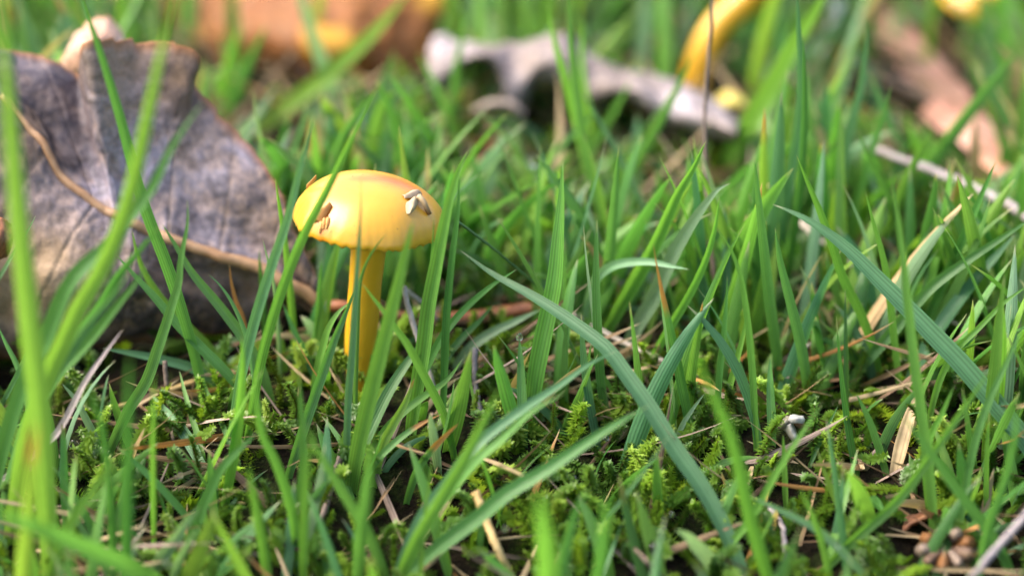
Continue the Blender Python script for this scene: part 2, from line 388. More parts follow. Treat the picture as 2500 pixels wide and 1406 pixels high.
# second and third mushrooms, farther back
fb = ground_at(1690, 262)
mushroom(tuple(fb), 0.0125, at_y(1925, -150, fb[1] + 0.006), (R(4), R(-8)),
    [fb - np.array([0, 0, .002]), at_y(1692, 220, fb[1]), at_y(1712, 140, fb[1] + .001), at_y(1755, 60, fb[1] + .003), at_y(1815, 5, fb[1] + .005), at_y(1885, -70, fb[1] + .006), at_y(1922, -140, fb[1] + .006)], [0.0030, 0.0029, 0.0029, 0.0029, 0.0030, 0.0032, 0.0036],
    'bent yellow mushroom stem rising behind the grey curled leaf', 11, False)
fb2 = ground_at(2395, 75)
mushroom(tuple(fb2), 0.009, at_y(2395, -8, fb2[1] + .002), (R(0), R(10)),
    [fb2 - np.array([0, 0, .002]), at_y(2395, 45, fb2[1]), at_y(2395, 0, fb2[1] + .001)], [0.0022, 0.0022, 0.003],
    'small yellow mushroom far back among the grass, beyond the pinkish leaf', 12, False)

# ---------------------------------------------------------------- dead leaves
def dead_leaf(name, label, ctrl, pal, nu=150, nv=110, jag=0.03, crinkle=0.0006, veins=9, rib_row=None, seed=1, edge_col=None, extra=None, vh=0.00016):
    """ctrl[col][row] world points; row runs lower edge -> upper edge"""
    ctrl = np.asarray(ctrl, float)
    t = tag(empty(name, tuple(ctrl[len(ctrl) // 2, ctrl.shape[1] // 2] * np.array([1, 1, 0]))), label, 'leaf')
    G = patch(ctrl, nu, nv)
    u = np.linspace(0, 1, nu)[:, None]; v = np.linspace(0, 1, nv)[None, :]
    # ragged, toothed margin: pull rows near both edges inwards by a varying amount
    g = np.random.default_rng(seed)
    saw = (u * 26 + 0.3 * np.sin(u * 40)) % 1.0
    ja = jag * (0.35 + 0.65 * saw) * (0.6 + 0.4 * np.sin(u * 31 + seed))
    Gs = G.copy()
    idx = np.linspace(0, 1, nv)
    for i in range(nu):
        vv = 0.5 + (idx - 0.5) * (1 - 2 * float(ja[i, 0]))
        for k in range(3): Gs[i, :, k] = np.interp(vv, idx, G[i, :, k])
    n = normals_grid(Gs); X = Gs.reshape(-1, 3)
    vr = (rib_row if rib_row is not None else 0.5)
    dvr = np.abs(v - vr)
    # pinnate side veins running obliquely away from the rib
    ph = u * veins - dvr * 1.6
    vd = np.abs((ph + 0.5) % 1.0 - 0.5)
    vein = np.exp(-(vd / 0.035) ** 2) * np.clip(1.15 - dvr * 1.6, 0, 1) * (dvr > 0.01)
    pil = np.cos((ph % 1.0) * 2 * math.pi)
    f1 = fbm(X, 60, 3, seed).reshape(nu, nv); f2 = fbm(X, 230, 4, seed + 5).reshape(nu, nv); f3 = fbm(X, 800, 3, seed + 9).reshape(nu, nv)
    disp = crinkle * (1.3 * f1 + 0.5 * f2 - 0.25 * pil * np.clip(1 - dvr, 0, 1)) + vh * vein + 0.00010 * f3
    X = (Gs + n * disp[..., None]).reshape(-1, 3)
    a, b, c_ = [np.array(p) for p in pal]
    k1 = np.clip(0.5 + 1.3 * f1 + 0.9 * f2, 0, 1)[..., None]; k2 = np.clip(0.40 + 1.9 * f2 + 0.7 * f3, 0, 1)[..., None]
    col = (a * (1 - k1) + b * k1) * (1 - 0.55 * k2) + c_ * 0.55 * k2
    col = col * (1 + 0.7 * f3[..., None]); col = col * (1 - 0.35 * vein[..., None]) + np.array([0.30, 0.20, 0.12]) * 0.35 * vein[..., None]
    if extra is not None: col = extra(col, u, v, f1, f2)
    if edge_col is not None:
        e = np.clip(1 - np.minimum(v, 1 - v) / (0.035 + 0.02 * f1), 0, 1)[..., None] * 0.8
        col = col * (1 - e) + np.array(edge_col) * e
    o = mesh_np('leaf_blade', X, grid_faces(nu, nv), M['dead'], np.clip(col, 0.005, 0.9).reshape(-1, 3), parent=t)
    md = o.modifiers.new('thickness', 'SOLIDIFY'); md.thickness = 0.00028; md.offset = 0
    return t, (Gs + n * disp[..., None])

mm = 0.001
rib = [(800, 738), (720, 695), (640, 658), (540, 628), (450, 598), (380, 570), (330, 548), (300, 534), (272, 520), (230, 495), (150, 430), (60, 310), (-60, 150)]
top = [(802, 735), (768, 665), (722, 565), (685, 465), (598, 330), (486, 205), (470, 120), (335, 84), (212, 98), (198, 178), (110, 132), (22, 120), (-80, 90)]
low = [(798, 743), (722, 742), (668, 778), (610, 802), (530, 815), (455, 828), (380, 840), (300, 848), (230, 853), (150, 860), (60, 872), (-40, 882), (-150, 890)]
rib_y = [15, 15, 15, 15, 15, 15, 15, 15, 15, 16, 18, 22, 26]
top_y = [15, 16, 19, 23, 28, 32, 33, 32, 25, 36, 37, 36, 35]
lm_y = [15, 17, 18, 17, 14, 10, 7, 5, 4, 3, 3, 5, 8]
ctrl = []
for i in range(13):
    gl_ = ground_at(*low[i])[1] - 0.0012
    r0, t0, l0 = np.array(rib[i], float), np.array(top[i], float), np.array(low[i], float)
    row = [at_y(*l0, gl_)]
    row.append(at_y(*(l0 * .62 + r0 * .38), lm_y[i] * mm * .7 + gl_ * .3))
    row.append(at_y(*(l0 * .25 + r0 * .75), (lm_y[i] * .5 + rib_y[i] * .5 + (3.0 if i < 6 else 0)) * mm))
    row.append(at_y(*r0, rib_y[i] * mm))
    row.append(at_y(*(r0 * .7 + t0 * .3), (rib_y[i] * .7 + top_y[i] * .3 + 1.5) * mm))
    row.append(at_y(*(r0 * .35 + t0 * .65), (rib_y[i] * .4 + top_y[i] * .6) * mm))
    row.append(at_y(*t0, top_y[i] * mm))
    ctrl.append(row)
def big_extra(col, u, v, f1, f2):
    nu, nv = col.shape[:2]
    lo = np.clip((0.5 - v) * 4, 0, 1) * np.ones((nu, 1))
    br = np.array([0.20, 0.125, 0.065])
    k = (lo * np.clip(0.35 + 0.9 * f1, 0, 0.8))[..., None]
    col = col * (1 - k) + br * k
    k2 = (np.exp(-((u - 0.62) / 0.05) ** 2) * np.clip((v - 0.55) * 3, 0, 1) * 0.55)[..., None]      # pale bruised crease
    col = col * (1 - k2) + np.array([0.30, 0.24, 0.17]) * k2
    k3 = (np.exp(-((u - 0.52) / 0.12) ** 2 - ((v - 0.93) / 0.12) ** 2) * (0.75 + .4 * f2))[..., None]
    k3 = np.clip(k3, 0, .9); col = col * (1 - k3) + np.array([0.17, 0.105, 0.055]) * k3
    k4 = (np.exp(-((u - 0.80) / 0.10) ** 2 - ((v - 0.16) / 0.13) ** 2) * (0.6 + .4 * f1))[..., None]     # tan patch
    col = col * (1 - k4) + np.array([0.36, 0.25, 0.14]) * k4
    k5 = (np.clip((u - 0.66) * 12, 0, 1) * np.clip((v - 0.55) * 5, 0, 1) * 0.62)[..., None]             # darker torn lobe
    return col * (1 - k5) + np.array([0.07, 0.058, 0.075]) * k5
big, bigG = dead_leaf('dead_leaf', 'large grey-brown dead leaf propped up on edge to one side of the mushroom', ctrl,
    ((0.070, 0.056, 0.058), (0.30, 0.265, 0.315), (0.21, 0.135, 0.075)), 230, 150, 0.026, 0.0010, 8, 0.5, 2, (0.27, 0.11, 0.03), big_extra, 0.00034)
rp = bigG[:, 75]
V, tri = tube(catmull(rp[::-1][10:], 70) + np.array([0, -0.0004, 0.0002]), np.linspace(0.0005, 0.0012, 70), 10, 0.08, 3)
mesh_np('midrib', V, tri, M['midrib'], parent=big)
pet = [rp[0] + np.array([0, -.0003, 0])] + [at_y(px, py, y * mm) for px, py, y in ((850, 750, 14), (940, 768, 16), (1040, 776, 18), (1150, 774, 20), (1250, 760, 21.5), (1305, 752, 22))]
V, tri = tube(catmull(pet, 44), np.interp(np.linspace(0, 1, 44), [0, .5, .9, 1], [.00105, .0009, .00125, .0013]), 10, 0.05, 6)
mesh_np('petiole', V, tri, M['petiole'], parent=big)

def simple_leaf(name, label, rows, pal, **kw):
    """rows[col] = list of (px, py, y_mm or None for the ground)"""
    ctrl = []
    for col in rows:
        r = []
        for px, py, y in col:
            r.append(ground_at(px, py) + np.array([0, 0, .0008]) if y is None else at_y(px, py, y * mm))
        ctrl.append(r)
    return dead_leaf(name, label, ctrl, pal, **kw)
g0 = lambda px, py: ground_at(px, py)[1] * 1000
# curled salmon leaf peeping over the big one
simple_leaf('curled_leaf', 'small salmon-brown curled leaf peeping over the top of the large dead leaf',
    [[(120, 230, 60), (130, 180, 55), (160, 130, 53), (190, 90, 58)], [(190, 240, 58), (195, 180, 50), (205, 110, 49), (225, 52, 57)], [(260, 240, 58), (262, 180, 51), (265, 100, 51), (262, 45, 58)], [(320, 240, 60), (312, 180, 56), (300, 110, 55), (288, 70, 60)]],
    ((0.45, 0.26, 0.18), (0.58, 0.40, 0.31), (0.35, 0.17, 0.09)), nu=50, nv=60, jag=.01, crinkle=.0005, veins=5, seed=21, edge_col=(0.33, 0.11, 0.04))
# orange-brown leaf, far back
gy0 = g0(700, 215)
simple_leaf('orange_leaf', 'large orange-brown fallen leaf with yellow blotches, blurred behind the big dead leaf',
    [[(330, 110, gy0 + 32), (350, 50, gy0 + 40), (380, -40, gy0 + 48), (400, -120, gy0 + 60)], [(480, 150, gy0 + 18), (500, 70, gy0 + 22), (520, -30, gy0 + 35), (520, -140, gy0 + 50)],
     [(640, 175, gy0 + 8), (660, 90, gy0 + 6), (670, -20, gy0 + 20), (660, -140, gy0 + 42)], [(800, 205, gy0 + 2), (810, 110, gy0 - 2), (820, 0, gy0 + 12), (820, -130, gy0 + 36)],
     [(940, 220, gy0), (950, 130, gy0 + 2), (960, 20, gy0 + 14), (960, -110, gy0 + 36)], [(1060, 190, gy0 + 8), (1065, 120, gy0 + 12), (1072, 30, gy0 + 22), (1080, -80, gy0 + 40)]],
    ((0.18, 0.06, 0.014), (0.32, 0.125, 0.022), (0.12, 0.04, 0.013)), nu=90, nv=70, jag=.015, crinkle=.0014, veins=7, seed=33,
    extra=lambda col, u, v, f1, f2: col * (1 - np.clip(f1 * 1.6 - .25, 0, .8)[..., None]) + np.array([.55, .30, .03]) * np.clip(f1 * 1.6 - .25, 0, .8)[..., None])
# grey curled leaf
GL = [(1045, 270, 130, 100), (1070, 235, 100, 100), (1125, 168, 112, 99), (1200, 160, 106, 98), (1252, 290, 100, 98), (1312, 205, 92, 97), (1372, 200, 78, 96), (1432, 285, 130, 95), (1500, 245, 164, 92), (1560, 258, 180, 90), (1630, 312, 194, 88), (1720, 325, 240, 82), (1798, 342, 305, 76)]
simple_leaf('grey_curled_leaf', 'grey-lilac withered leaf curled into an arch, in front of the bent mushroom stem',
    [[(x, f, yy - 4 + (5 if f > 250 else 0)), (x + 2, f * .72 + r * .28, yy - 7), (x + 3, f * .34 + r * .66, yy - 5), (x + 5, r, yy + 3), (x + 10, r + 14, yy + 14), (x + 16, r + 60, yy + 22)] for x, f, r, yy in GL],
    ((0.19, 0.155, 0.15), (0.36, 0.32, 0.35), (0.17, 0.125, 0.095)), nu=150, nv=80, jag=.010, crinkle=.0009, veins=9, seed=41, rib_row=.55)
simple_leaf('grey_leaf_scrap', 'pale curled scrap of dead leaf under the hollow of the grey curled leaf',
    [[(1150, 290, 86), (1155, 270, 84), (1160, 262, 88)], [(1190, 280, 86), (1195, 255, 83), (1200, 246, 88)], [(1240, 282, 86), (1245, 258, 83), (1250, 248, 88)], [(1275, 300, 86), (1280, 280, 84), (1282, 275, 88)]],
    ((0.27, 0.22, 0.18), (0.38, 0.33, 0.31), (0.2, 0.13, 0.1)), nu=40, nv=20, jag=.01, crinkle=.0002, veins=3, seed=45)
simple_leaf('pink_leaf', 'pinkish-brown fallen leaf leaning through the grass beside the grey twig',
    [[(2140, 20, 170), (2165, 0, 172), (2200, -20, 178)], [(2150, 110, 150), (2190, 80, 150), (2240, 60, 160)], [(2170, 190, 132), (2230, 165, 130), (2290, 140, 140)], [(2215, 245, 116), (2280, 225, 113), (2345, 200, 122)],
     [(2270, 300, 98), (2335, 285, 95), (2390, 270, 102)], [(2340, 350, 84), (2390, 340, 82), (2430, 330, 86)], [(2430, 430, 66), (2450, 425, 65), (2475, 420, 66)]],
    ((0.40, 0.20, 0.14), (0.50, 0.30, 0.24), (0.30, 0.14, 0.08)), nu=80, nv=40, jag=.012, crinkle=.0007, veins=8, seed=51)
simple_leaf('yellow_leaf_fragment', 'pale yellow leaf fragment lying at the foot of the bent mushroom',
    [[(1740, 280, None), (1745, 262, None), (1750, 240, 112)], [(1775, 285, None), (1778, 255, 100), (1782, 225, 110)], [(1820, 290, None), (1818, 265, 100), (1815, 245, 106)]],
    ((0.62, 0.52, 0.10), (0.70, 0.62, 0.2), (0.5, 0.36, 0.05)), nu=24, nv=24, jag=.02, crinkle=.0004, veins=3, seed=55)
simple_leaf('brown_leaf_fragment', 'rusty brown leaf fragment curling from under the edge of the large dead leaf',
    [[(-60, 640, 0), (-50, 600, -2), (-40, 540, 2)], [(-20, 640, -1), (-8, 590, -4), (0, 530, 1)], [(20, 630, 2), (32, 590, 0), (30, 545, 3)]],
    ((0.30, 0.12, 0.05), (0.42, 0.22, 0.12), (0.2, 0.08, 0.04)), nu=24, nv=24, jag=.02, crinkle=.0004, veins=3, seed=57)
simple_leaf('rusty_leaf', 'dark rust-coloured leaf scrap sunk in the moss beside the withered brown flower',
    [[(2200, 1310, None), (2205, 1290, None), (2210, 1270, None)], [(2270, 1280, None), (2275, 1255, -36), (2280, 1232, -30)], [(2350, 1262, None), (2355, 1240, None), (2362, 1222, None)]],
    ((0.12, 0.045, 0.02), (0.28, 0.11, 0.03), (0.08, 0.04, 0.03)), nu=30, nv=30, jag=.02, crinkle=.0005, veins=3, seed=59)

# ---------------------------------------------------------------- twigs and straws
def stalk(name, label, cat, pts, r_mm, mat, jit=0.06, group=None, seed=0, n=40):
    """pts (px, py, y_mm or None for the ground)"""
    P = [ground_at(px, py) + np.array([0, 0, r_mm * mm * .6]) if y is None else at_y(px, py, y * mm) for px, py, y in pts]
    P = catmull(P, n); P = P + np.random.default_rng(seed).normal(0, r_mm * mm * .08, P.shape)
    rr_ = np.interp(np.linspace(0, 1, n), [0, .9, 1], [r_mm * mm, r_mm * mm * .75, r_mm * mm * .4])
    V, tri = tube(P, rr_, 8, jit, seed)
    o = mesh_np(name, V, tri, mat); tag(o, label, cat, group); return o
stalk('twig', 'grey twig lying through the grass below the pinkish leaf', 'twig', [(2530, 545, 26), (2470, 505, 32), (2400, 470, 38), (2300, 425, 46), (2190, 385, 54), (2100, 350, 62)], 0.95, M['twig'], .12, seed=3)
stalk('dry_stalk', 'thin dark dry stalk standing upright beside the bent mushroom stem', 'stalk', [(1752, 735, 16), (1735, 600, 22), (1722, 420, 30), (1722, 250, 36), (1735, 80, 40), (1742, -40, 42)], 0.42, M['dark_twig'], seed=4)
stalk('straw', 'pale grey straw slanting across the turf under the long drooping blade', 'straw', [(1370, 755, 20), (1440, 790, 14), (1520, 835, 8), (1640, 890, 0), (1730, 935, None)], 0.5, M['pale_straw'], seed=5)
stalk('straw', 'pinkish flat straw slanting under the tip of the broad drooping blade', 'straw', [(1950, 540, 40), (2060, 630, 30), (2150, 700, 22), (2250, 752, 16), (2345, 795, 8)], 0.62, M['pale_straw'], .15, seed=6)
stalk('straw', 'golden straw lying low behind the tall foreground blades by the dead leaf', 'straw', [(568, 905, None), (480, 935, None), (380, 968, None), (250, 1010, None)], 0.55, M['gold_straw'], seed=7)
stalk('dead_stalk', 'short dark brown stem standing between blades below the dead leaf', 'stem', [(402, 880, -6), (408, 950, -8), (418, 1020, -10), (426, 1120, None)], 0.42, M['dark_twig'], seed=9)
stalk('dead_stalk', 'thin brown stem lying with a broken end under the leaning pale blade', 'stem', [(385, 1025, None), (430, 1045, -6), (480, 1070, -8), (525, 1105, None)], 0.34, M['dark_twig'], seed=10)
stalk('straw', 'forked dead stalk with a withered fork in front of the red petiole', 'straw', [(985, 700, 2), (1000, 760, 0), (1022, 830, -3), (1045, 900, -6), (1070, 980, -9), (1110, 1070, -14), (1130, 1170, None)], 0.5, M['pale_straw'], .15, seed=11)
stalk('straw', 'short bent grey straw beside the red petiole', 'straw', [(983, 705, 8), (1010, 725, 10), (1045, 755, 12), (1075, 790, 14)], 0.5, M['pale_straw'], .1, seed=12)
stalk('straw', 'withered dead blade standing behind the moss by the dew-tipped blade', 'straw', [(1160, 852, -2), (1158, 900, -4), (1163, 960, -7), (1180, 1030, None)], 0.55, M['twig'], .2, seed=13)
stalk('straw', 'horizontal tan straw resting on the moss in the foreground', 'straw', [(270, 1222, None), (360, 1220, -24), (480, 1222, -25), (600, 1232, None)], 0.5, M['gold_straw'], seed=14)
stalk('straw', 'stout brown straw leaning steeply out of the moss in front of the mushroom', 'straw', [(838, 1090, -26), (815, 1170, -30), (790, 1250, -36), (760, 1340, None)], 0.6, M['dark_twig'], .12, seed=15)
stalk('straw', 'pale cream straw sloping to the ground amid blurred foreground blades', 'straw', [(1160, 1200, -38), (1190, 1280, -42), (1220, 1350, -47), (1260, 1430, None)], 0.75, M['gold_straw'], .08, seed=16)
stalk('straw', 'orange-tan straw propped diagonally over the moss beside the standing dry sheath', 'straw', [(2250, 1030, -8), (2190, 1085, -14), (2130, 1150, -20), (2080, 1200, None)], 0.42, M['gold_straw'], .05, seed=17)
stalk('straw', 'grey straw rising from the withered brown flower', 'straw', [(2520, 1240, -56), (2440, 1330, -60), (2380, 1400, -64), (2340, 1450, None)], 0.6, M['twig'], .1, seed=18)
stalk('straw', 'dark thin straw lying flat by the large dew drop', 'straw', [(1520, 1310, None), (1580, 1370, -58), (1640, 1430, None)], 0.3, M['dark_twig'], seed=20)
stalk('straw', 'bent grey straw arched over the moss below the fallen white floret', 'straw', [(1880, 1240, -34), (1910, 1285, -40), (1915, 1340, -46), (1912, 1420, None)], 0.45, M['twig'], .15, seed=22)
stalk('straw', 'slim purplish straw upright in the moss by the pointed foreground blade', 'straw', [(1402, 1155, -26), (1404, 1210, -29), (1415, 1290, None)], 0.32, M['twig'], seed=23)
stalk('straw', 'small brown straw pinned between blades beside the drooping pale blade', 'straw', [(2050, 1055, -10), (2020, 1080, -13), (1990, 1110, None)], 0.4, M['dark_twig'], seed=24)
stalk('straw', 'pale twig piece crossing the grass stems behind the dry-tipped blade', 'straw', [(2005, 828, 6), (1960, 850, 3), (1910, 885, None)], 0.4, M['pale_straw'], seed=25)
stalk('straw', 'whitish straw lying in the turf level with the red petiole', 'straw', [(1520, 690, 24), (1430, 712, 24), (1340, 740, 25)], 0.5, M['pale_straw'], .1, seed=26)
stalk('pale_root', 'pale blurred stem lying far back beyond the pinkish leaf', 'stem', [(2270, 40, 190), (2360, 110, 165), (2440, 165, 150), (2530, 210, 140)], 1.6, M['pale_straw'], .1, seed=27)
# fallen white floret
gw = ground_at(1930, 1085)
ff = tag(empty('fallen_floret', tuple(gw)), 'white withered tubular floret lying on the moss', 'floret')
WY = gw[1] * 1000 - 4
leaf_bit('tube', [[at_y(1940, 1085, (WY + 2) * mm), at_y(1950, 1082, (WY + 1) * mm), at_y(1956, 1078, (WY + 2) * mm)], [at_y(1922, 1060, (WY + 3) * mm), at_y(1936, 1060, (WY + 1) * mm), at_y(1944, 1054, (WY + 3) * mm)], [at_y(1910, 1042, (WY + 4) * mm), at_y(1924, 1036, (WY + 2) * mm), at_y(1934, 1030, (WY + 4) * mm)]], M['petal'], (.46, .44, .38), ff, 12, 8, 2, .0002, .0002)
leaf_bit('petal', [[at_y(1897, 1050, (WY + 4) * mm), at_y(1900, 1036, (WY + 3) * mm), at_y(1904, 1022, (WY + 5) * mm)], [at_y(1912, 1046, (WY + 3) * mm), at_y(1915, 1030, (WY + 2) * mm), at_y(1916, 1015, (WY + 5) * mm)], [at_y(1926, 1038, (WY + 3) * mm), at_y(1928, 1026, (WY + 3) * mm), at_y(1930, 1016, (WY + 5) * mm)]], M['petal'], (.42, .37, .27), ff, 12, 8, 3, .0002, .0002)
leaf_bit('petal', [[at_y(1926, 1034, (WY + 3) * mm), at_y(1926, 1022, (WY + 3) * mm), at_y(1930, 1014, (WY + 5) * mm)], [at_y(1945, 1032, (WY + 2) * mm), at_y(1946, 1020, (WY + 2) * mm), at_y(1948, 1013, (WY + 4) * mm)], [at_y(1962, 1034, (WY + 3) * mm), at_y(1964, 1024, (WY + 3) * mm), at_y(1962, 1015, (WY + 4) * mm)]], M['petal'], (.50, .50, .47), ff, 12, 8, 4, .0002, .0002)
# white blurred petal strip far back
gp = 120.0
leaf_bit_o = leaf_bit('fallen_petal', [[at_y(1985, 165, (gp) * mm), at_y(2000, 160, (gp - 2) * mm), at_y(2014, 152, (gp) * mm)], [at_y(2008, 110, (gp + 3) * mm), at_y(2028, 105, (gp) * mm), at_y(2044, 98, (gp + 3) * mm)], [at_y(2022, 55, (gp + 8) * mm), at_y(2044, 50, (gp + 5) * mm), at_y(2064, 46, (gp + 8) * mm)], [at_y(2030, 5, (gp + 14) * mm), at_y(2050, 3, (gp + 11) * mm), at_y(2072, 8, (gp + 14) * mm)]], M['petal'], (.62, .66, .62), None, 20, 8, 5, .0002, .0002)
tag(leaf_bit_o, 'whitish long petal caught upright in the grass, blurred far back', 'petal')
# withered brown flower at the moss edge
gf_ = ground_at(2310, 1400)
wf = tag(empty('withered_flower', tuple(gf_)), 'withered brown flower head lying in the foreground moss', 'flower')
for k in range(9):
    a = k / 9 * 2 * math.pi + .3; cx, cy = 2310 + 30 * math.cos(a), 1342 + 20 * math.sin(a)
    yk = gf_[1] * 1000 - 3 - 3 * math.sin(a)
    d = np.array([math.cos(a), math.sin(a) * .8]); q = np.array([-d[1], d[0]])
    rows = []
    for s_, wd, l in ((-18, 9, 2), (8, 17, 0), (30, 18, -1), (46, 9, 2)):
        rows.append([at_y(cx + d[0] * s_ + q[0] * wd * e, cy + d[1] * s_ + q[1] * wd * e, (yk + l + abs(e) * 1.5) * mm) for e in (-1, 0, 1)])
    leaf_bit('petal', rows, M['petal'], [(.20, .13, .09), (.28, .21, .16), (.24, .11, .04)][k % 3], wf, 12, 8, 60 + k, .0003, .0002)

# ---------------------------------------------------------------- grass
TONE = {'bright': (0.132, 0.305, 0.054), 'mid': (0.095, 0.245, 0.06), 'deep': (0.062, 0.18, 0.042), 'blue': (0.09, 0.215, 0.10), 'pale': (0.19, 0.33, 0.18), 'lime': (0.20, 0.37, 0.06), 'straw': (0.40, 0.30, 0.16), 'ash': (0.44, 0.40, 0.41)}
TONE_WORD = {'bright': 'bright green', 'mid': 'mid-green', 'deep': 'dark green', 'blue': 'bluish-green', 'pale': 'pale green', 'lime': 'yellow-green', 'straw': 'straw-coloured', 'ash': 'ash-grey'}
DRY = np.array([0.38, 0.19, 0.06]); TIPC = np.array([0.46, 0.42, 0.26])
def width_profile(t):                      # t 0 base .. 1 tip
    return (0.70 + 0.30 * np.clip(t / 0.3, 0, 1) ** 0.7) * np.clip(1 - t ** 3.6, 0, 1) ** 0.95
def blade_strip(P, side, nrm, w, A, fold):
    """P (...,S,3) side/nrm same; w (...,S); returns verts (...,S,A,3)"""
    u = np.linspace(-1, 1, A)
    return P[..., None, :] + side[..., None, :] * (u[:, None] * w[..., None, None] / 2) + nrm[..., None, :] * ((np.abs(u) ** 1.3)[:, None] * (w * fold)[..., None, None] / 2)
def tipcol(base, t, dry, tip=0.035):
    """base (...,3), t (S,), dry (...)"""
    k = np.clip((t - (1 - np.asarray(dry)[..., None])) / 0.06, 0, 1)[..., None] * (np.asarray(dry)[..., None, None] > 0)
    c = base[..., None, :] * (1 - k) + DRY * k
    k2 = (np.clip((t - (1 - tip)) / tip, 0, 1) * 0.8)[:, None]
    return c * (1 - k2) + TIPC * k2
S_H, A_H = 30, 7
tH = np.linspace(0, 1, S_H)
hero_count = 0
HG = np.full((176, 313), -9.0)               # where traced blades stand, so that random ones do not hide them
def hero(label, tone, w, pts, ytip=None, dry=0.0, twist=0.0, fold=0.45, group=None, tw1=0.0, ybase=None, wtop=None):
    """a traced blade: pts from tip to root in photograph pixels; root stands on the ground, ytip (mm) is how far back the tip reaches"""
    global hero_count
    hero_count += 1
    g = np.random.default_rng(1000 + hero_count)
    pts = pts[::-1]
    b = ground_at(*pts[0]); yb = b[1]
    if ybase is not None: yb = ybase * mm
    yt = yb + g.uniform(-3, 3) * mm if ytip is None else ytip * mm
    p2 = catmull(np.array(pts, float), S_H)
    ys = yb + (yt - yb) * tH ** 1.1
    P = np.array([at_y(p2[i, 0], p2[i, 1], ys[i]) for i in range(S_H)])
    P[:, 2] = np.maximum(P[:, 2], ground_z(P[:, 0], P[:, 1]) + 0.0004)
    P[0, 2] -= 0.001
    T = unit(np.gradient(P, axis=0)); vd = unit(CAM - P)
    s0 = unit(np.cross(T, vd)); n0 = unit(np.cross(s0, T))
    if twist == 0.0: twist = g.uniform(-32, 32)
    ang = R(twist) + R(tw1) * tH
    sd_ = s0 * np.cos(ang)[:, None] + n0 * np.sin(ang)[:, None]; nr_ = np.cross(sd_, T)
    depth = (P - CAM) @ FWD
    wm = w / F * depth / max(0.6, math.cos(R(min(abs(twist), 50)))) * width_profile(tH)
    if wtop is not None: wm *= np.interp(tH, [0, .6, 1], [1, .8, wtop])
    V = blade_strip(P, sd_, nr_, wm, A_H, fold)
    hx, hy, _ = project(cr1(V, 200).reshape(-1, 3)); hi = (hy / 8).astype(int); hj = (hx / 8).astype(int)
    q = (hi >= 0) & (hi < 176) & (hj >= 0) & (hj < 313); np.maximum.at(HG, (hi[q], hj[q]), cr1(V, 200).reshape(-1, 3)[q, 1])
    base = np.array(TONE[tone]) * g.uniform(0.88, 1.12) * (1 + g.uniform(-.06, .06, 3))
    c = tipcol(base, tH, dry)
    C = np.repeat(c[:, None], A_H, 1)
    uv = np.stack(np.meshgrid(tH, np.linspace(0, 1, A_H), indexing='ij')[::-1], -1)
    o = mesh_np('grass_blade', V, grid_faces(S_H, A_H), M['straw'] if tone in ('straw', 'ash') else M['grass'], C, uv)  # a single grass blade, not a whole shoot
    tag(o, label, 'grass blade', group)
    return o
H = hero
# by the dead leaf
H('very tall bright blade standing at the outer side of the dead leaf', 'lime', 54, [(-8, -60), (8, 100), (22, 250), (50, 560), (75, 800), (98, 1000), (112, 1180), (125, 1420)], -70, twist=8)
H('tall slim blade crossing the crease of the dead leaf from its torn top corner', 'mid', 30, [(180, -60), (240, 110), (290, 270), (330, 420), (360, 520), (403, 631), (427, 700), (450, 774), (480, 880), (500, 985)], -14, twist=15)
H('broad bright blurred blade curving up past the top edge of the dead leaf', 'lime', 44, [(440, -60), (400, 100), (362, 270), (322, 450), (285, 570), (239, 672), (191, 750), (154, 835), (119, 910), (60, 1080), (20, 1330)], -52, twist=-10)
H('broad dark blade arching across the dead leaf, ending in a rounded tip', 'mid', 40, [(500, 245), (470, 285), (420, 360), (372, 460), (327, 521), (270, 595), (191, 668), (153, 730), (112, 835), (68, 920), (20, 1060), (-40, 1300)], -38, twist=25)
H('dark green blade tip reaching the midrib of the dead leaf', 'deep', 34, [(396, 546), (341, 610), (283, 678), (252, 733), (205, 800), (153, 870), (109, 938), (60, 1040), (10, 1220)], -34)
H('green blade tip over the lower dead leaf, in front of a paler one', 'mid', 32, [(360, 638), (341, 678), (290, 743), (239, 808), (191, 863), (130, 931), (70, 1060), (30, 1240)], -36, twist=20)
H('pale-edged blade side by side with a green blade over the lower dead leaf', 'blue', 34, [(324, 652), (273, 726), (222, 784), (171, 852), (119, 928), (60, 1050), (0, 1260)], -42, twist=-22)
H('twisted pale-edged blade standing on the dark shade under the midrib', 'mid', 27, [(457, 484), (459, 545), (444, 631), (438, 692), (420, 750), (406, 795), (386, 852), (358, 930), (317, 994), (283, 1062), (250, 1140)], -16, tw1=70, twist=-20)
H('thin blade with a white tip poking up by the lower edge of the dead leaf', 'pale', 11, [(641, 582), (650, 620), (659, 655), (672, 720), (680, 830), (684, 930)])
H('small dark blade beside a white-tipped one, beside the striped blades', 'deep', 15, [(633, 605), (635, 650), (640, 700), (645, 770), (650, 880)])
H('rusty orange withered blade tip in front of the dead leaf', 'straw', 14, [(560, 645), (565, 690), (578, 740), (592, 775), (602, 850), (606, 940)], dry=0.99)
H('broad blade lying back along the dead leaf, below its midrib', 'mid', 26, [(395, 545), (430, 600), (470, 665), (520, 725), (560, 775), (600, 830), (640, 900), (665, 985)], 2, twist=20)
H('slender pale arching blade falling away from the dead leaf toward the striped blades', 'blue', 13, [(507, 668), (535, 695), (560, 730), (585, 780), (605, 840), (620, 930), (630, 1010)])
H('long blade sloping down across the foot of the dead leaf', 'mid', 26, [(282, 620), (330, 675), (380, 730), (430, 790), (490, 850), (560, 920), (620, 1000)], 0, twist=-15)
H('second sloping blade under the first at the foot of the dead leaf', 'bright', 22, [(322, 560), (335, 620), (360, 680), (410, 750), (470, 810), (530, 870), (590, 935)], 4)
H('dull blade sloping low behind the twisted blade', 'blue', 24, [(250, 850), (330, 865), (400, 880), (480, 905), (560, 960)], -2)
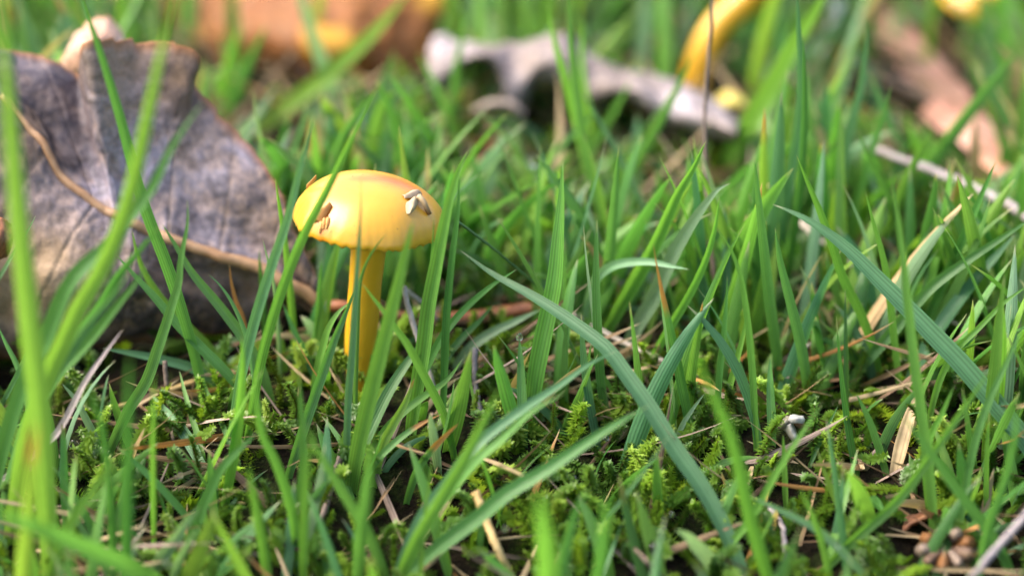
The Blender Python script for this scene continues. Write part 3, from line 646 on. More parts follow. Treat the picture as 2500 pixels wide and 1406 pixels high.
H('bluish striped blade crossing the cap margin on the dead leaf side', 'blue', 27, [(769, 279), (752, 340), (727, 440), (706, 528), (686, 590), (666, 648), (631, 760), (608, 846), (585, 950), (565, 1080)], -20, twist=18, fold=.6)
H('bright striped blade slanting over the cap, taller of the striped pair', 'bright', 26, [(919, 214), (885, 285), (835, 385), (790, 475), (750, 550), (712, 635), (682, 715), (655, 800), (630, 900), (600, 1080)], -21, twist=-25, fold=.6)
H('small upright bright blade between the dead leaf and the striped blades', 'bright', 18, [(672, 433), (678, 480), (688, 545), (698, 620), (706, 700), (715, 800), (722, 890)], 4)
H('thin straight blade standing in front of the middle of the mushroom', 'blue', 21, [(881, 416), (881, 500), (877, 590), (871, 680), (866, 760), (860, 860), (852, 960), (848, 1060), (846, 1160)], -24, twist=8, wtop=.35)
H('slim curved blade bending up across the top of the mushroom stem', 'mid', 13, [(945, 569), (925, 592), (900, 630), (884, 670), (876, 720), (872, 800), (868, 920), (866, 1060)], -18)
H('broad blade with a blurred tip standing directly in front of the mushroom stem', 'bright', 40, [(1012, 530), (992, 610), (974, 690), (954, 770), (934, 850), (914, 930), (892, 1020), (872, 1110), (858, 1200)], -34, twist=12)
H('narrow blade sloping down from the stem toward the forked dead stalk', 'bright', 22, [(883, 690), (905, 720), (930, 752), (960, 795), (992, 838), (1020, 890), (1050, 945), (1085, 1020), (1110, 1120)], -22)
H('tall double-keeled bright blade touching the cap beside its cream floret', 'bright', 38, [(1144, 363), (1122, 415), (1100, 490), (1085, 560), (1068, 650), (1050, 750), (1038, 850), (1020, 960), (1005, 1060)], -12, twist=20, fold=.7)
H('slim dark blade behind the tall double-keeled blade at the cap edge', 'deep', 20, [(1122, 420), (1118, 520), (1106, 620), (1098, 700), (1090, 800), (1086, 920), (1082, 1010)], -8)
H('needle-thin dark blade rising against the cap below its cream floret', 'deep', 9, [(1060, 525), (1057, 580), (1050, 660), (1042, 740), (1030, 850), (1020, 990)], -14)
stalk('grass_stalk', 'thin straight dark green stem slanting away from the cap edge', 'grass stem', [(1116, 541, 2), (1180, 588, 3), (1250, 645, 4), (1330, 715, 6), (1400, 790, 10)], 0.24, bark_mat('green_stem_skin', (0.02, 0.07, 0.012), (0.045, 0.12, 0.02), 500, .4), .03, seed=31)
H('very long blue-green blade arching down past the moss to the foreground', 'blue', 42, [(1122, 610), (1200, 668), (1280, 712), (1360, 762), (1430, 812), (1485, 858), (1530, 920), (1580, 990), (1645, 1095), (1715, 1195), (1775, 1310), (1830, 1450)], -2, twist=-18)
H('light curved blade leaning behind the forked dead stalk', 'mid', 20, [(1264, 656), (1200, 698), (1135, 755), (1085, 815), (1045, 890), (1010, 980)], -6, twist=10)
H('short dark blade leaning over the red petiole', 'deep', 18, [(1205, 743), (1170, 785), (1130, 825), (1095, 870), (1070, 930)], 2)
H('stout twisted upright blade standing behind the dew-tipped blade', 'bright', 42, [(1375, 392), (1371, 500), (1365, 580), (1356, 680), (1338, 770), (1318, 860), (1302, 950), (1290, 1060)], -2, twist=-20, tw1=60)
dewblade = H('short pointed blade carrying a dew drop on its tip', 'mid', 25, [(1268, 824), (1271, 870), (1274, 940), (1277, 1010), (1280, 1090)], -10, twist=12)
H('pale blade sloping beneath the stout twisted blade', 'pale', 24, [(1320, 755), (1260, 785), (1200, 815), (1150, 850), (1110, 900)], 8)
H('blade emerging from the bend of the long blue-green blade toward the lower moss', 'blue', 28, [(1508, 856), (1440, 888), (1370, 938), (1262, 1010), (1160, 1092), (1090, 1182), (1020, 1280), (960, 1430)], -30, twist=20)
H('bright blade running just under the blue-green slanting blade', 'bright', 26, [(1372, 962), (1300, 1005), (1230, 1070), (1160, 1130), (1090, 1215), (1030, 1300), (990, 1420)], -42)
H('long pointed blade lying diagonally over the moss cushion', 'mid', 38, [(1588, 988), (1500, 1038), (1420, 1090), (1330, 1150), (1240, 1204), (1170, 1262), (1080, 1330), (960, 1430)], -44, twist=14)
H('blurred light blade pointing up before the forked dead stalk', 'bright', 34, [(1226, 940), (1190, 1010), (1150, 1090), (1105, 1170), (1060, 1245), (1010, 1330), (960, 1440)], -58)
H('blade with an orange withered end slanting beside the forked dead stalk', 'mid', 20, [(1120, 1033), (1088, 1062), (1045, 1108), (1015, 1155), (990, 1230)], -30, dry=0.4)
H('yellowed blade end cut off in front of the mushroom foot', 'lime', 24, [(1012, 922), (990, 980), (960, 1035), (930, 1095), (910, 1190)], -22, dry=0.10)
H('pale-tipped blade fanning out from the mushroom foot', 'bright', 21, [(1130, 875), (1090, 930), (1030, 972), (980, 1012), (925, 1075), (890, 1150)], -14)
H('straw-tipped blade fanning low from the mushroom foot', 'mid', 18, [(1078, 1010), (1020, 1040), (960, 1085), (910, 1140), (880, 1210)], -24, dry=0.3)
H('dark flat blade fanning from the mushroom foot under the pale-tipped one', 'deep', 30, [(1060, 800), (1000, 880), (955, 950), (915, 1030), (880, 1110), (862, 1180)], -12)
H('curved blade hugging the mushroom stem on the dead leaf side', 'bright', 20, [(860, 735), (830, 760), (805, 800), (790, 850), (775, 920), (765, 1010)], -6, twist=35)
H('broad streaked blade leaning from the mushroom stem toward the stout brown straw', 'mid', 26, [(868, 700), (845, 760), (815, 830), (790, 900), (762, 980), (735, 1060), (700, 1170)], -14)
H('pointed blade standing behind the mushroom stem, toward the dead leaf', 'mid', 16, [(785, 630), (780, 690), (776, 750), (772, 820), (768, 890)], 8)
# foreground, lower left
H('dark blurred vertical blade in the foreground below the dead leaf', 'deep', 30, [(318, 860), (314, 960), (314, 1097), (312, 1233), (310, 1400), (308, 1500)], -76, twist=10)
H('slim vertical blade beside the dark blurred vertical blade', 'bright', 14, [(376, 905), (374, 1000), (372, 1097), (373, 1230), (375, 1380)], -52)
H('curved dark blade beside the dark blurred vertical blade', 'deep', 23, [(212, 930), (230, 985), (248, 1040), (266, 1165), (277, 1335), (282, 1440)], -60)
H('blurred blade with a withered pale end leaning over the blurred moss', 'bright', 26, [(300, 1092), (270, 1140), (239, 1182), (191, 1250), (147, 1335), (110, 1450)], -66, dry=0.06)
H('broad very blurred blade lying low across the dark vertical blades', 'mid', 48, [(-60, 1235), (20, 1262), (102, 1295), (205, 1338), (341, 1400), (450, 1470)], -95)
H('blurred yellow-green blade with an orange dry end beside the very tall bright blade', 'lime', 42, [(88, 1030), (80, 1100), (74, 1180), (68, 1280), (58, 1380), (50, 1520)], -98, dry=0.22)
H('green arched blade crossing the horizontal tan straw', 'mid', 28, [(628, 1055), (590, 1092), (546, 1138), (510, 1205), (480, 1280), (450, 1380)], -44)
H('upright blade bending over in front of the stout brown straw', 'bright', 25, [(622, 910), (628, 990), (640, 1062), (668, 1120), (698, 1199), (717, 1280), (730, 1400)], -46)
H('long blade falling from the striped blades toward the blurred moss', 'mid', 28, [(742, 1035), (785, 1112), (850, 1216), (900, 1300), (950, 1420)], -60)
H('straight upright blade below the striped blades', 'bright', 27, [(590, 820), (590, 900), (584, 980), (575, 1060), (562, 1140), (545, 1240)], -34)
H('narrow upright blade between the mushroom foot and the stout brown straw', 'mid', 20, [(728, 900), (735, 980), (740, 1060), (741, 1135), (732, 1230), (725, 1330)], -40)
H('foreground blade leaning below the arched green blade', 'bright', 27, [(604, 1130), (620, 1200), (634, 1275), (648, 1350), (660, 1450)], -62)
H('dew-wet bluish blade lying toward the front below the tan straw', 'pale', 32, [(486, 1236), (455, 1275), (427, 1318), (395, 1360), (355, 1420)], -58)
H('short pale bluish blade beside the dew-wet one', 'pale', 20, [(484, 1284), (455, 1330), (430, 1380), (410, 1440)], -62)
H('pale bluish blade sloping under the whitish dry stalk', 'pale', 20, [(150, 935), (180, 970), (208, 1020), (232, 1070), (255, 1140)], -16)
H('wide pale bluish blade lying back beside the dark brown stem', 'pale', 30, [(372, 965), (405, 1005), (444, 1048), (470, 1090), (495, 1140)], -8, twist=10)
H('thin bright blade beside the dark brown stem', 'bright', 15, [(438, 905), (452, 960), (468, 1015), (485, 1070), (498, 1120)], -8)
H('thin curved blade behind the pale bluish one by the dark brown stem', 'mid', 14, [(478, 900), (500, 945), (522, 994), (545, 1040), (560, 1090)], 0)
H('pointed dark blade between stem shadows beside the mushroom foot', 'deep', 18, [(690, 740), (712, 790), (740, 850), (765, 905), (785, 960)], 4)
H('upright foreground blade before the stout brown straw', 'mid', 32, [(905, 1065), (900, 1140), (890, 1220), (878, 1310), (870, 1440)], -70)
H('long slim blade low in the foreground leaning toward the stout straw', 'bright', 22, [(770, 1040), (752, 1130), (748, 1220), (745, 1310), (742, 1440)], -64)
H('dark slim blade at the outer side under the dead leaf', 'blue', 16, [(-8, 790), (15, 840), (40, 890), (60, 950), (78, 1050)], -14)
H('fine pale blade curving out from behind the very tall bright blade', 'pale', 11, [(88, 525), (70, 560), (40, 610), (10, 660), (-30, 730), (-60, 850)], -6)
H('second fine blade crossing under the very tall bright blade', 'blue', 13, [(128, 772), (95, 815), (60, 880), (25, 950), (-20, 1030)], -22)
H('ash-white withered blade leaning out of the grass in front of the dead leaf', 'ash', 17, [(303, 800), (256, 863), (205, 938), (136, 1062), (34, 1148), (-40, 1230)], -30, twist=20)
# behind and around the mid-right
H('pale wide blade with a bent pointed tip near the thin dry stalk', 'pale', 38, [(1785, 447), (1749, 467), (1697, 535), (1653, 607), (1622, 670), (1595, 733), (1555, 800), (1520, 880)], 6, twist=12)
H('slim blade curving beside the pale wide bent-tipped blade', 'bright', 21, [(1757, 478), (1744, 560), (1720, 640), (1682, 720), (1640, 790), (1600, 860), (1558, 935)], 0)
H('wide bright blade leaning with its tip beside the dark dry stalk', 'bright', 32, [(1724, 343), (1692, 410), (1650, 480), (1600, 590), (1552, 680), (1500, 770), (1455, 850)], 6, twist=-16, fold=.7)
H('second bright blade under the wide leaning one', 'lime', 30, [(1692, 440), (1650, 510), (1610, 580), (1560, 660), (1510, 745), (1470, 820)], 12)
H('short horizontal pale blade with a white tip behind the thin dry-ended blade', 'pale', 23, [(1684, 658), (1640, 650), (1590, 640), (1540, 640), (1490, 652), (1450, 690), (1430, 760)], 0, ybase=14, twist=5)
H('blade tapering into a thin dry thread', 'mid', 27, [(1594, 592), (1608, 670), (1632, 780), (1648, 850), (1664, 930), (1678, 1000), (1692, 1085)], -16, wtop=.25, dry=.36)
H('blade with a brown torn tip beside the thread-ended one', 'bright', 26, [(1716, 735), (1706, 800), (1692, 880), (1682, 960), (1675, 1060)], -16, dry=.12)
H('slim striped upright blade beside the brown-tipped blade', 'mid', 16, [(1776, 674), (1774, 740), (1768, 820), (1760, 900), (1752, 1000), (1748, 1070)], -14)
H('slim blade bending over above the striped upright blade', 'bright', 18, [(1748, 556), (1780, 600), (1805, 660), (1820, 730), (1834, 850), (1842, 960), (1848, 1100)], -14)
H('bright curved blade beside the slim striped one', 'bright', 17, [(1828, 750), (1815, 820), (1798, 890), (1780, 960), (1770, 1040)], -10)
H('tall straight dark blade rising between pale blades', 'mid', 28, [(1842, 383), (1850, 460), (1866, 600), (1876, 690), (1888, 790), (1900, 880), (1905, 950)], 0, twist=18)
H('straight blade with a flat tip beside the tall dark one', 'mid', 27, [(1892, 555), (1905, 640), (1930, 740), (1950, 820), (1965, 900), (1975, 990)], -4)
H('very tall pale blade rising out beyond the grass tops', 'blue', 24, [(1944, -60), (1950, 60), (1956, 200), (1950, 310), (1934, 410), (1920, 510), (1905, 620), (1892, 700)], 24)
H('tall dark blade close against the very tall pale one', 'deep', 22, [(1960, 80), (1964, 200), (1962, 340), (1950, 480), (1934, 600), (1918, 720)], 22)
H('broad blurred bright blade slanting up behind the very tall pale one', 'lime', 46, [(2030, -50), (1985, 40), (1940, 109), (1889, 205), (1838, 290), (1793, 358), (1745, 455)], 62, twist=10)
H('slender blade with a curved tip beside the very tall pale one', 'blue', 24, [(2114, 38), (2116, 110), (2104, 210), (2076, 320), (2060, 410), (2035, 520), (2015, 600)], 40)
H('straight slim blade with a pale tip pointing up beside the curved-tip blade', 'mid', 19, [(2177, 208), (2152, 300), (2125, 385), (2102, 470), (2080, 550), (2062, 640)], 34)
H('bright broad blade whose pale tip leans over the twig', 'bright', 27, [(2279, 321), (2248, 370), (2215, 435), (2190, 500), (2165, 570), (2140, 650)], 28)
H('dark blade leaning to meet the broad blade by the twig', 'deep', 21, [(2094, 318), (2118, 375), (2150, 440), (2178, 500), (2200, 580), (2215, 660)], 28)
H('long blurred dark blade slanting far out over the pinkish leaf', 'mid', 36, [(2500, 110), (2440, 180), (2360, 280), (2290, 370), (2230, 455), (2180, 540)], 58)
H('bright pointed blade leaning beside the tall straight dark one', 'bright', 24, [(1944, 378), (1972, 445), (2000, 510), (2030, 590), (2060, 680), (2100, 760), (2130, 840), (2150, 920)], -2)
H('broad drooping blade with a white tip arching across the other grass', 'blue', 50, [(1886, 499), (1950, 526), (2020, 570), (2080, 620), (2140, 680), (2210, 750), (2280, 822), (2350, 895), (2430, 990), (2510, 1090), (2600, 1240)], 4, twist=-16)
H('long bright vertical blade crossing the broad drooping blade', 'bright', 27, [(2172, 410), (2192, 530), (2208, 650), (2222, 780), (2236, 900), (2250, 1000), (2262, 1090), (2275, 1200), (2282, 1330)], -26, twist=15)
H('slim bent blade beside the long bright vertical blade', 'bright', 19, [(2112, 466), (2132, 540), (2155, 620), (2170, 700), (2180, 790), (2190, 880), (2200, 960)], 0)
H('stiff blade slanting above the crossing of drooping and vertical blades', 'mid', 25, [(2432, 393), (2404, 460), (2370, 540), (2340, 610), (2310, 680), (2275, 765), (2250, 850)], 10)
H('long flat striped blade slanting above a bluish one', 'mid', 28, [(2530, 525), (2440, 585), (2350, 644), (2270, 705), (2200, 785), (2128, 868), (2060, 945)], 6)
H('bluish blade beneath the long flat striped one', 'blue', 34, [(2480, 570), (2430, 630), (2370, 700), (2310, 780), (2260, 860), (2220, 940)], 14)
H('thin bright blade arching beside the long vertical one', 'bright', 17, [(2520, 690), (2450, 740), (2390, 800), (2330, 860), (2290, 940), (2260, 1060)], -14)
H('straight narrow blade standing in front of the broad drooping blade', 'mid', 22, [(2505, 780), (2455, 890), (2410, 990), (2375, 1100), (2350, 1230), (2330, 1340)], -30)
H('blurred upright blade at the edge of the grass beside the withered flower', 'mid', 24, [(2482, 950), (2478, 1060), (2455, 1160), (2420, 1260), (2395, 1360), (2380, 1460)], -58)
H('blurred light blade rising from the moss over the fallen floret side', 'bright', 34, [(1698, 850), (1725, 926), (1776, 1039), (1804, 1131), (1834, 1267), (1872, 1397), (1890, 1480)], -66, twist=12)
H('blade slanting down from the fallen floret', 'bright', 20, [(2008, 980), (1970, 1040), (1930, 1100), (1888, 1170), (1848, 1245), (1800, 1310), (1715, 1400)], -44)
H('pale wet blade lying across the moss with dew on it', 'pale', 22, [(1826, 1208), (1900, 1242), (1980, 1282), (2040, 1328), (2095, 1385), (2140, 1440)], -48, twist=10)
H('broad pale blade end curving down in the moss by the large dew drop', 'pale', 40, [(1648, 1292), (1675, 1308), (1701, 1336), (1730, 1370), (1760, 1420)], -56)
H('blurred blade slanting from the grass knot to the front', 'bright', 25, [(2420, 900), (2350, 1000), (2280, 1100), (2190, 1220), (2090, 1310), (1990, 1410)], -42)
H('blade leaving the grass knot toward the withered flower', 'mid', 28, [(2200, 1010), (2262, 1090), (2320, 1170), (2380, 1250), (2440, 1335), (2480, 1430)], -50)
H('short knotted blade rising from the grass knot', 'bright', 20, [(2330, 940), (2300, 1010), (2270, 1075), (2264, 1160), (2270, 1260)], -34)
H('pale pointed blade standing before the moss sprigs', 'mid', 26, [(1440, 1188), (1410, 1240), (1390, 1310), (1370, 1400), (1355, 1480)], -66)
H('very blurred broad light blade before the moss cushion', 'bright', 56, [(1310, 1190), (1325, 1270), (1335, 1350), (1340, 1440), (1345, 1560)], -100)
H('blurred blade beside the very blurred light one', 'mid', 34, [(1480, 1190), (1478, 1270), (1470, 1350), (1455, 1450), (1450, 1540)], -90)
H('slender pale blade with a bent tip beside the brown-tipped blade', 'pale', 15, [(1720, 960), (1690, 1000), (1665, 1040), (1650, 1090), (1640, 1160)], -18)
H('upright blade among the moss below the tall straight dark one', 'mid', 22, [(1880, 870), (1882, 940), (1885, 1010), (1888, 1085)], -10)
H('low blade sloping in front of the dry sheath', 'mid', 20, [(2110, 1000), (2090, 960), (2120, 1020), (2145, 1090), (2165, 1160)][1:], -22)
H('short upright blade sprouting in the moss below the fallen floret', 'bright', 15, [(1912, 1060), (1915, 1110), (1918, 1170), (1920, 1240)], -30)
H('thin blade curving in the moss beside the fallen floret', 'mid', 12, [(2046, 990), (2020, 1040), (1995, 1090), (1975, 1140)], -14)
H('spiky low blade in front of the moss hollow', 'bright', 18, [(1952, 1190), (1975, 1240), (1998, 1300), (2015, 1360), (2030, 1440)], -52)
H('wide tan dry grass sheath standing in the moss behind the orange-tan straw', 'straw', 34, [(2250, 940), (2225, 1010), (2205, 1080), (2185, 1160)], -14, twist=20)
# upper background
H('broad pale blurred blade slanting up behind the dead leaf', 'lime', 42, [(1000, -20), (930, 62), (870, 122), (800, 185), (740, 232), (680, 275), (615, 330)], 92, twist=10)
H('slim blade leaning before the grey curled leaf', 'bright', 24, [(1337, 8), (1356, 110), (1385, 210), (1410, 310), (1440, 420), (1465, 510)], 50)
H('tall blade rising past the top of the grey curled leaf', 'mid', 25, [(1382, -40), (1398, 130), (1412, 250), (1432, 370), (1460, 490), (1480, 590)], 40)
H('short blade with a rounded tip beside the tall one at the grey curled leaf', 'bright', 17, [(1424, 42), (1420, 120), (1424, 200), (1440, 300), (1455, 400)], 62)
H('dark pointed blade slanting across the grey curled leaf', 'mid', 25, [(1692, 132), (1640, 240), (1590, 330), (1540, 425), (1510, 500)], 56)
H('thin blade leaning below the grey curled leaf', 'mid', 19, [(1464, 264), (1400, 330), (1340, 392), (1290, 445), (1235, 515)], 52)
H('upright thin blade beside the grey curled leaf', 'mid', 19, [(1136, 12), (1126, 100), (1112, 180), (1106, 290), (1112, 390)], 74)
H('blurred blade leaning over the grey curled leaf end', 'mid', 20, [(1020, 130), (1060, 210), (1098, 290), (1130, 370)], 78)
H('fine blade sloping away from the mushroom cap', 'bright', 15, [(1325, 438), (1250, 480), (1180, 528), (1125, 590), (1090, 660)], 22)
H('blurred pale blade sloping behind the mushroom cap', 'pale', 17, [(1255, 345), (1210, 400), (1165, 465), (1120, 540)], 42)
H('bright blade under the arch of the grey curled leaf', 'bright', 21, [(1542, 195), (1492, 285), (1445, 360), (1410, 430)], 74)
H('blurred upright blade behind the striped blades', 'mid', 22, [(965, 120), (930, 220), (900, 320), (885, 400)], 76)
H('broad blurred blade rising before the orange leaf', 'mid', 26, [(652, 60), (610, 150), (570, 245), (545, 330)], 88)
H('pale blurred vertical blade standing beyond the grey curled leaf', 'pale', 36, [(1572, -60), (1570, 40), (1566, 140), (1562, 230)], 130, twist=5)
H('blurred blade rising behind the small curled leaf', 'bright', 30, [(300, -60), (300, 30), (305, 120), (315, 210)], 95)
H('blurred upright blade before the orange leaf, beside the broad one', 'bright', 26, [(585, 60), (560, 140), (540, 220), (530, 300)], 96)

# everything that random blades must not hide
PROT = [
    ([(705, 400), (900, 395), (1100, 450), (1110, 630), (950, 640), (950, 940), (835, 940), (835, 640), (700, 600)], 0.006, 1.0),
    ([(-10, 80), (480, 80), (620, 340), (720, 500), (780, 700), (640, 800), (420, 850), (-10, 880)], 0.036, 1.0),
    ([(800, 715), (1310, 725), (1310, 790), (800, 790)], 0.024, 0.96),
    ([(1670, -10), (1880, -10), (1790, 270), (1650, 270)], 0.125, 1.0),
    ([(1050, 60), (1400, 60), (1800, 280), (1800, 330), (1500, 290), (1050, 230)], 0.098, 0.88),
    ([(380, -10), (1080, -10), (1080, 150), (700, 190), (400, 110)], 0.17, 0.93),
    ([(2140, -10), (2260, 10), (2460, 380), (2400, 430), (2150, 150)], 0.15, 0.93),
    ([(130, 40), (320, 40), (320, 180), (130, 180)], 0.05, 0.95),
    ([(1975, 0), (2080, 0), (2020, 170), (1980, 170)], 0.115, 0.8),
    ([(1350, 930), (2150, 960), (2200, 1300), (1800, 1406), (1150, 1406), (1180, 1100)], -0.02, 0.62),
    ([(1400, 600), (2060, 640), (2060, 1000), (1400, 960)], 0.012, 0.6),
    ([(2220, 1290), (2400, 1290), (2400, 1406), (2220, 1406)], -0.05, 0.9),
    ([(1890, 1000), (1975, 1000), (1975, 1090), (1890, 1090)], -0.01, 1.0),
]
def scatter(n, x0, x1, y0, y1, h, w, seed, theta=(4, 26), curl=(5, 45), prot=True, straw=0.04, tones=(.33, .30, .06, .14, .08, .09)):
    g = np.random.default_rng(seed)
    x = g.uniform(x0, x1, n); y = g.uniform(y0, y1, n)
    # tufts: pull part of the blades towards shared roots
    nt = max(1, n // 5); tx, ty = g.uniform(x0, x1, nt), g.uniform(y0, y1, nt); k = g.integers(0, nt, n); m = g.random(n) < 0.7
    x = np.where(m, tx[k] + g.normal(0, 0.0022, n), x); y = np.where(m, ty[k] + g.normal(0, 0.0022, n), y)
    B = dict(x=x, y=y, az=g.uniform(0, 2 * math.pi, n), h=h[0] + (h[1] - h[0]) * g.beta(1.6, 2.4, n), w=w[0] + (w[1] - w[0]) * g.beta(1.7, 2.2, n),
             th=R(1) * g.uniform(*theta, n), cu=R(1) * g.uniform(*curl, n) * g.choice([1, 1, 1, -0.3], n), tw=g.uniform(-.9, .9, n), tw1=g.normal(0, .5, n))
    names = ['bright', 'mid', 'deep', 'blue', 'pale', 'lime']; tn = g.choice(6, n, p=list(tones))
    B['tone'] = np.where(g.random(n) < straw, 6, tn)
    pal = np.array([TONE[q] for q in names + ['straw']])
    B['col'] = pal[B['tone']] * g.uniform(.82, 1.15, (n, 1)) * (1 + g.uniform(-.1, .1, (n, 3)))
    B['dry'] = np.where(g.random(n) < 0.08, g.uniform(.03, .16, n), 0.0)
    if prot:
        P = centre(B, 24); px, py, _ = project(P)
        keep = np.ones(n, bool)
        for poly, yd, pr in PROT:
            hit = (inside(poly, px, py) & (P[..., 1] < yd)).any(1)
            keep &= ~(hit & (g.random(n) < pr))
        hi = np.clip((py / 8).astype(int), 0, 175); hj = np.clip((px / 8).astype(int), 0, 312)
        on = (px > 0) & (px < 2500) & (py > 0) & (py < 1406)
        cnt = ((P[..., 1] < HG[hi, hj] - .001) & on).sum(1)
        keep &= ~((cnt >= 3) & (g.random(n) < .94))
        for q in B: B[q] = B[q][keep]
    return B
def centre(B, S):
    t = np.linspace(0, 1, S); th = B['th'][:, None] + B['cu'][:, None] * t ** 1.4
    ds = B['h'][:, None] / (S - 1)
    sx = np.cumsum(np.sin(th) * ds, 1) - np.sin(th[:, :1]) * ds; sz = np.cumsum(np.cos(th) * ds, 1) - np.cos(th[:, :1]) * ds
    x = B['x'][:, None] + np.cos(B['az'])[:, None] * sx; y = B['y'][:, None] + np.sin(B['az'])[:, None] * sx
    z = ground_z(B['x'], B['y'])[:, None] - 0.001 + sz
    return np.stack([x, y, np.maximum(z, ground_z(x, y) - 0.001)], -1)
def strips(B, S, A, fold=0.45):
    P = centre(B, S); t = np.linspace(0, 1, S)
    T = unit(np.gradient(P, axis=1)); s0 = np.stack([-np.sin(B['az']), np.cos(B['az']), np.zeros(len(B['x']))], -1)[:, None] + np.zeros_like(P)
    n0 = unit(np.cross(s0, T)); ang = (B['tw'][:, None] + B['tw1'][:, None] * t)[..., None]
    sd_ = s0 * np.cos(ang) + n0 * np.sin(ang); nr_ = np.cross(sd_, T)
    V = blade_strip(P, sd_, nr_, B['w'][:, None] * width_profile(t)[None], A, fold)
    C = np.repeat(tipcol(B['col'], t, B['dry'])[:, :, None], A, 2)
    uv = np.broadcast_to(np.stack(np.meshgrid(t, np.linspace(0, 1, A), indexing='ij')[::-1], -1)[None], V.shape[:3] + (2,))
    return V, C, uv
def joined(name, B, S, A, mat):
    V, C, uv = strips(B, S, A); n = len(V)
    f = (grid_faces(S, A)[None] + (np.arange(n) * S * A)[:, None, None]).reshape(-1, 4)
    return mesh_np(name, V.reshape(-1, 3), f, mat, C.reshape(-1, 3), uv.reshape(-1, 2))
def cat_B(L): return {k: np.concatenate([b[k] for b in L]) for k in L[0]}
FAR_T = (.36, .22, .02, .12, .13, .15)  # paler tone mix: puts the background turf's extra light into the blade colours
FILL = [scatter(1250, -.09, .17, .012, .07, (.020, .050), (.0018, .0044), 11),
        scatter(700, -.12, .20, .065, .21, (.022, .052), (.0019, .0044), 12, tones=FAR_T),
        scatter(3600, -.13, .21, .05, .23, (.008, .024), (.0014, .0034), 18, theta=(8, 50), curl=(10, 70), tones=FAR_T, straw=.06),
        scatter(1100, -.09, .17, .0, .06, (.008, .022), (.0012, .0030), 19, theta=(8, 50), curl=(10, 70), tones=FAR_T),
        scatter(560, -.08, .14, -.025, .02, (.018, .046), (.0014, .0038), 13),
        scatter(420, -.075, .13, -.085, -.025, (.012, .036), (.0012, .0032), 14, theta=(8, 40)),
        scatter(700, -.09, .16, -.07, .10, (.008, .020), (.0008, .0020), 17, theta=(10, 50), curl=(10, 70), straw=.2)]
FB = cat_B(FILL)
P = centre(FB, 8); px, py, dep = project(P)
vis = ((px > 0) & (px < 2500) & (py > 0) & (py < 1406))
size = (vis.mean(1)) * FB['h'] * FB['w'] / dep.mean(1) ** 2
order = np.argsort(-size); K = 300 - hero_count
pick = np.zeros(len(size), bool); pick[order[:K]] = True
FI = {k: v[pick] for k, v in FB.items()}; FR = {k: v[~pick] for k, v in FB.items()}
V, C, uv = strips(FI, 16, 5)
LM = [('the dead leaf', 300, 840), ('the red petiole', 1150, 800), ('the mushroom', 900, 900), ('the grey curled leaf', 1250, 300), ('the grey curled leaf end', 1750, 350), ('the bent mushroom', 1690, 262), ('the orange leaf', 750, 215), ('the pinkish leaf', 2300, 300), ('the twig', 2350, 450),
      ('the dark dry stalk', 1752, 735), ('the pale grey straw', 1550, 850), ('the pinkish straw', 2150, 720), ('the thread-ended blade', 1690, 1085), ('the dew-tipped blade', 1280, 1090), ('the forked stalk', 1100, 1060), ('the fallen floret', 1930, 1080), ('the dry sheath', 2190, 1150), ('the grass knot', 2265, 1090), ('the stout twisted blade', 1300, 1000),
      ('the striped blades', 590, 1060), ('the brown stem', 426, 1100), ('the tan straw', 420, 1222), ('the stout brown straw', 770, 1310), ('the golden straw', 400, 965), ('the moss cushion', 1560, 1250), ('the withered flower', 2310, 1380), ('the curled salmon leaf', 230, 230), ('the very tall pale blade', 1900, 690), ('the long vertical blade', 2200, 880), ('the pale stem', 2400, 150), ('the long petal', 2000, 165), ('the small mushroom', 2395, 75)]
LMX = np.array([ground_at(a, b)[:2] for _, a, b in LM])
names = ['bright', 'mid', 'deep', 'blue', 'pale', 'lime', 'straw']
ff_ = grid_faces(16, 5)
for i in range(len(V)):
    cx, cy, _ = project(V[i].reshape(-1, 3)); cx, cy = cx.mean(), cy.mean(); y = FI['y'][i]; x = FI['x'][i]
    post = 'upright' if FI['th'][i] + FI['cu'][i] < R(22) else ('arching' if FI['cu'][i] > R(28) else 'leaning')
    wd = 'broad' if FI['w'][i] > .0021 else ('narrow' if FI['w'][i] < .0015 else 'slender')
    wd2 = 'tall' if FI['h'][i] > .046 else ('short' if FI['h'][i] < .030 else 'medium-height')
    d2 = (LMX[:, 0] - x) ** 2 + (LMX[:, 1] - y) ** 2; k = int(np.argmin(d2)); dy = y - LMX[k, 1]; dx = x - LMX[k, 0]
    place = ('behind ' if dy > abs(dx) else 'in front of ' if -dy > abs(dx) else 'beside ') + LM[k][0]
    tw_ = TONE_WORD[names[FI['tone'][i]]]
    tip = ' with dry tip' if FI['dry'][i] > .05 else (' twisted' if abs(FI['tw1'][i]) > .7 else '')
    lab = f'{wd2} {wd} {tw_} {post} blade{tip} {place}'
    o = mesh_np('grass_blade', V[i], ff_, M['straw'] if FI['tone'][i] == 6 else M['grass'], C[i], uv[i])  # each one is a single leaf blade of grass
    tag(o, lab, 'grass blade', f'{wd2} {wd} {post} {tw_} blades{tip} {place}')
far = cat_B([FR, scatter(3200, -.34, .34, -.10, .50, (.016, .045), (.0014, .0034), 15), scatter(5200, -.8, .8, .20, 1.4, (.025, .06), (.0014, .0034), 16, prot=False)])
ok = ~((np.abs(far['x'] - .04) < .14) & (far['y'] < .23) & (far['y'] > -.12) & (np.arange(len(far['x'])) >= len(FR['x'])) & (np.arange(len(far['x'])) < len(FR['x']) + 3200) & (np.random.default_rng(5).random(len(far['x'])) < .85))
far = {k: v[ok] for k, v in far.items()}
tag(joined('turf_grass', far, 9, 3, M['grass']), 'dense green turf of short grass filling the ground all around', 'grass', kind='stuff')

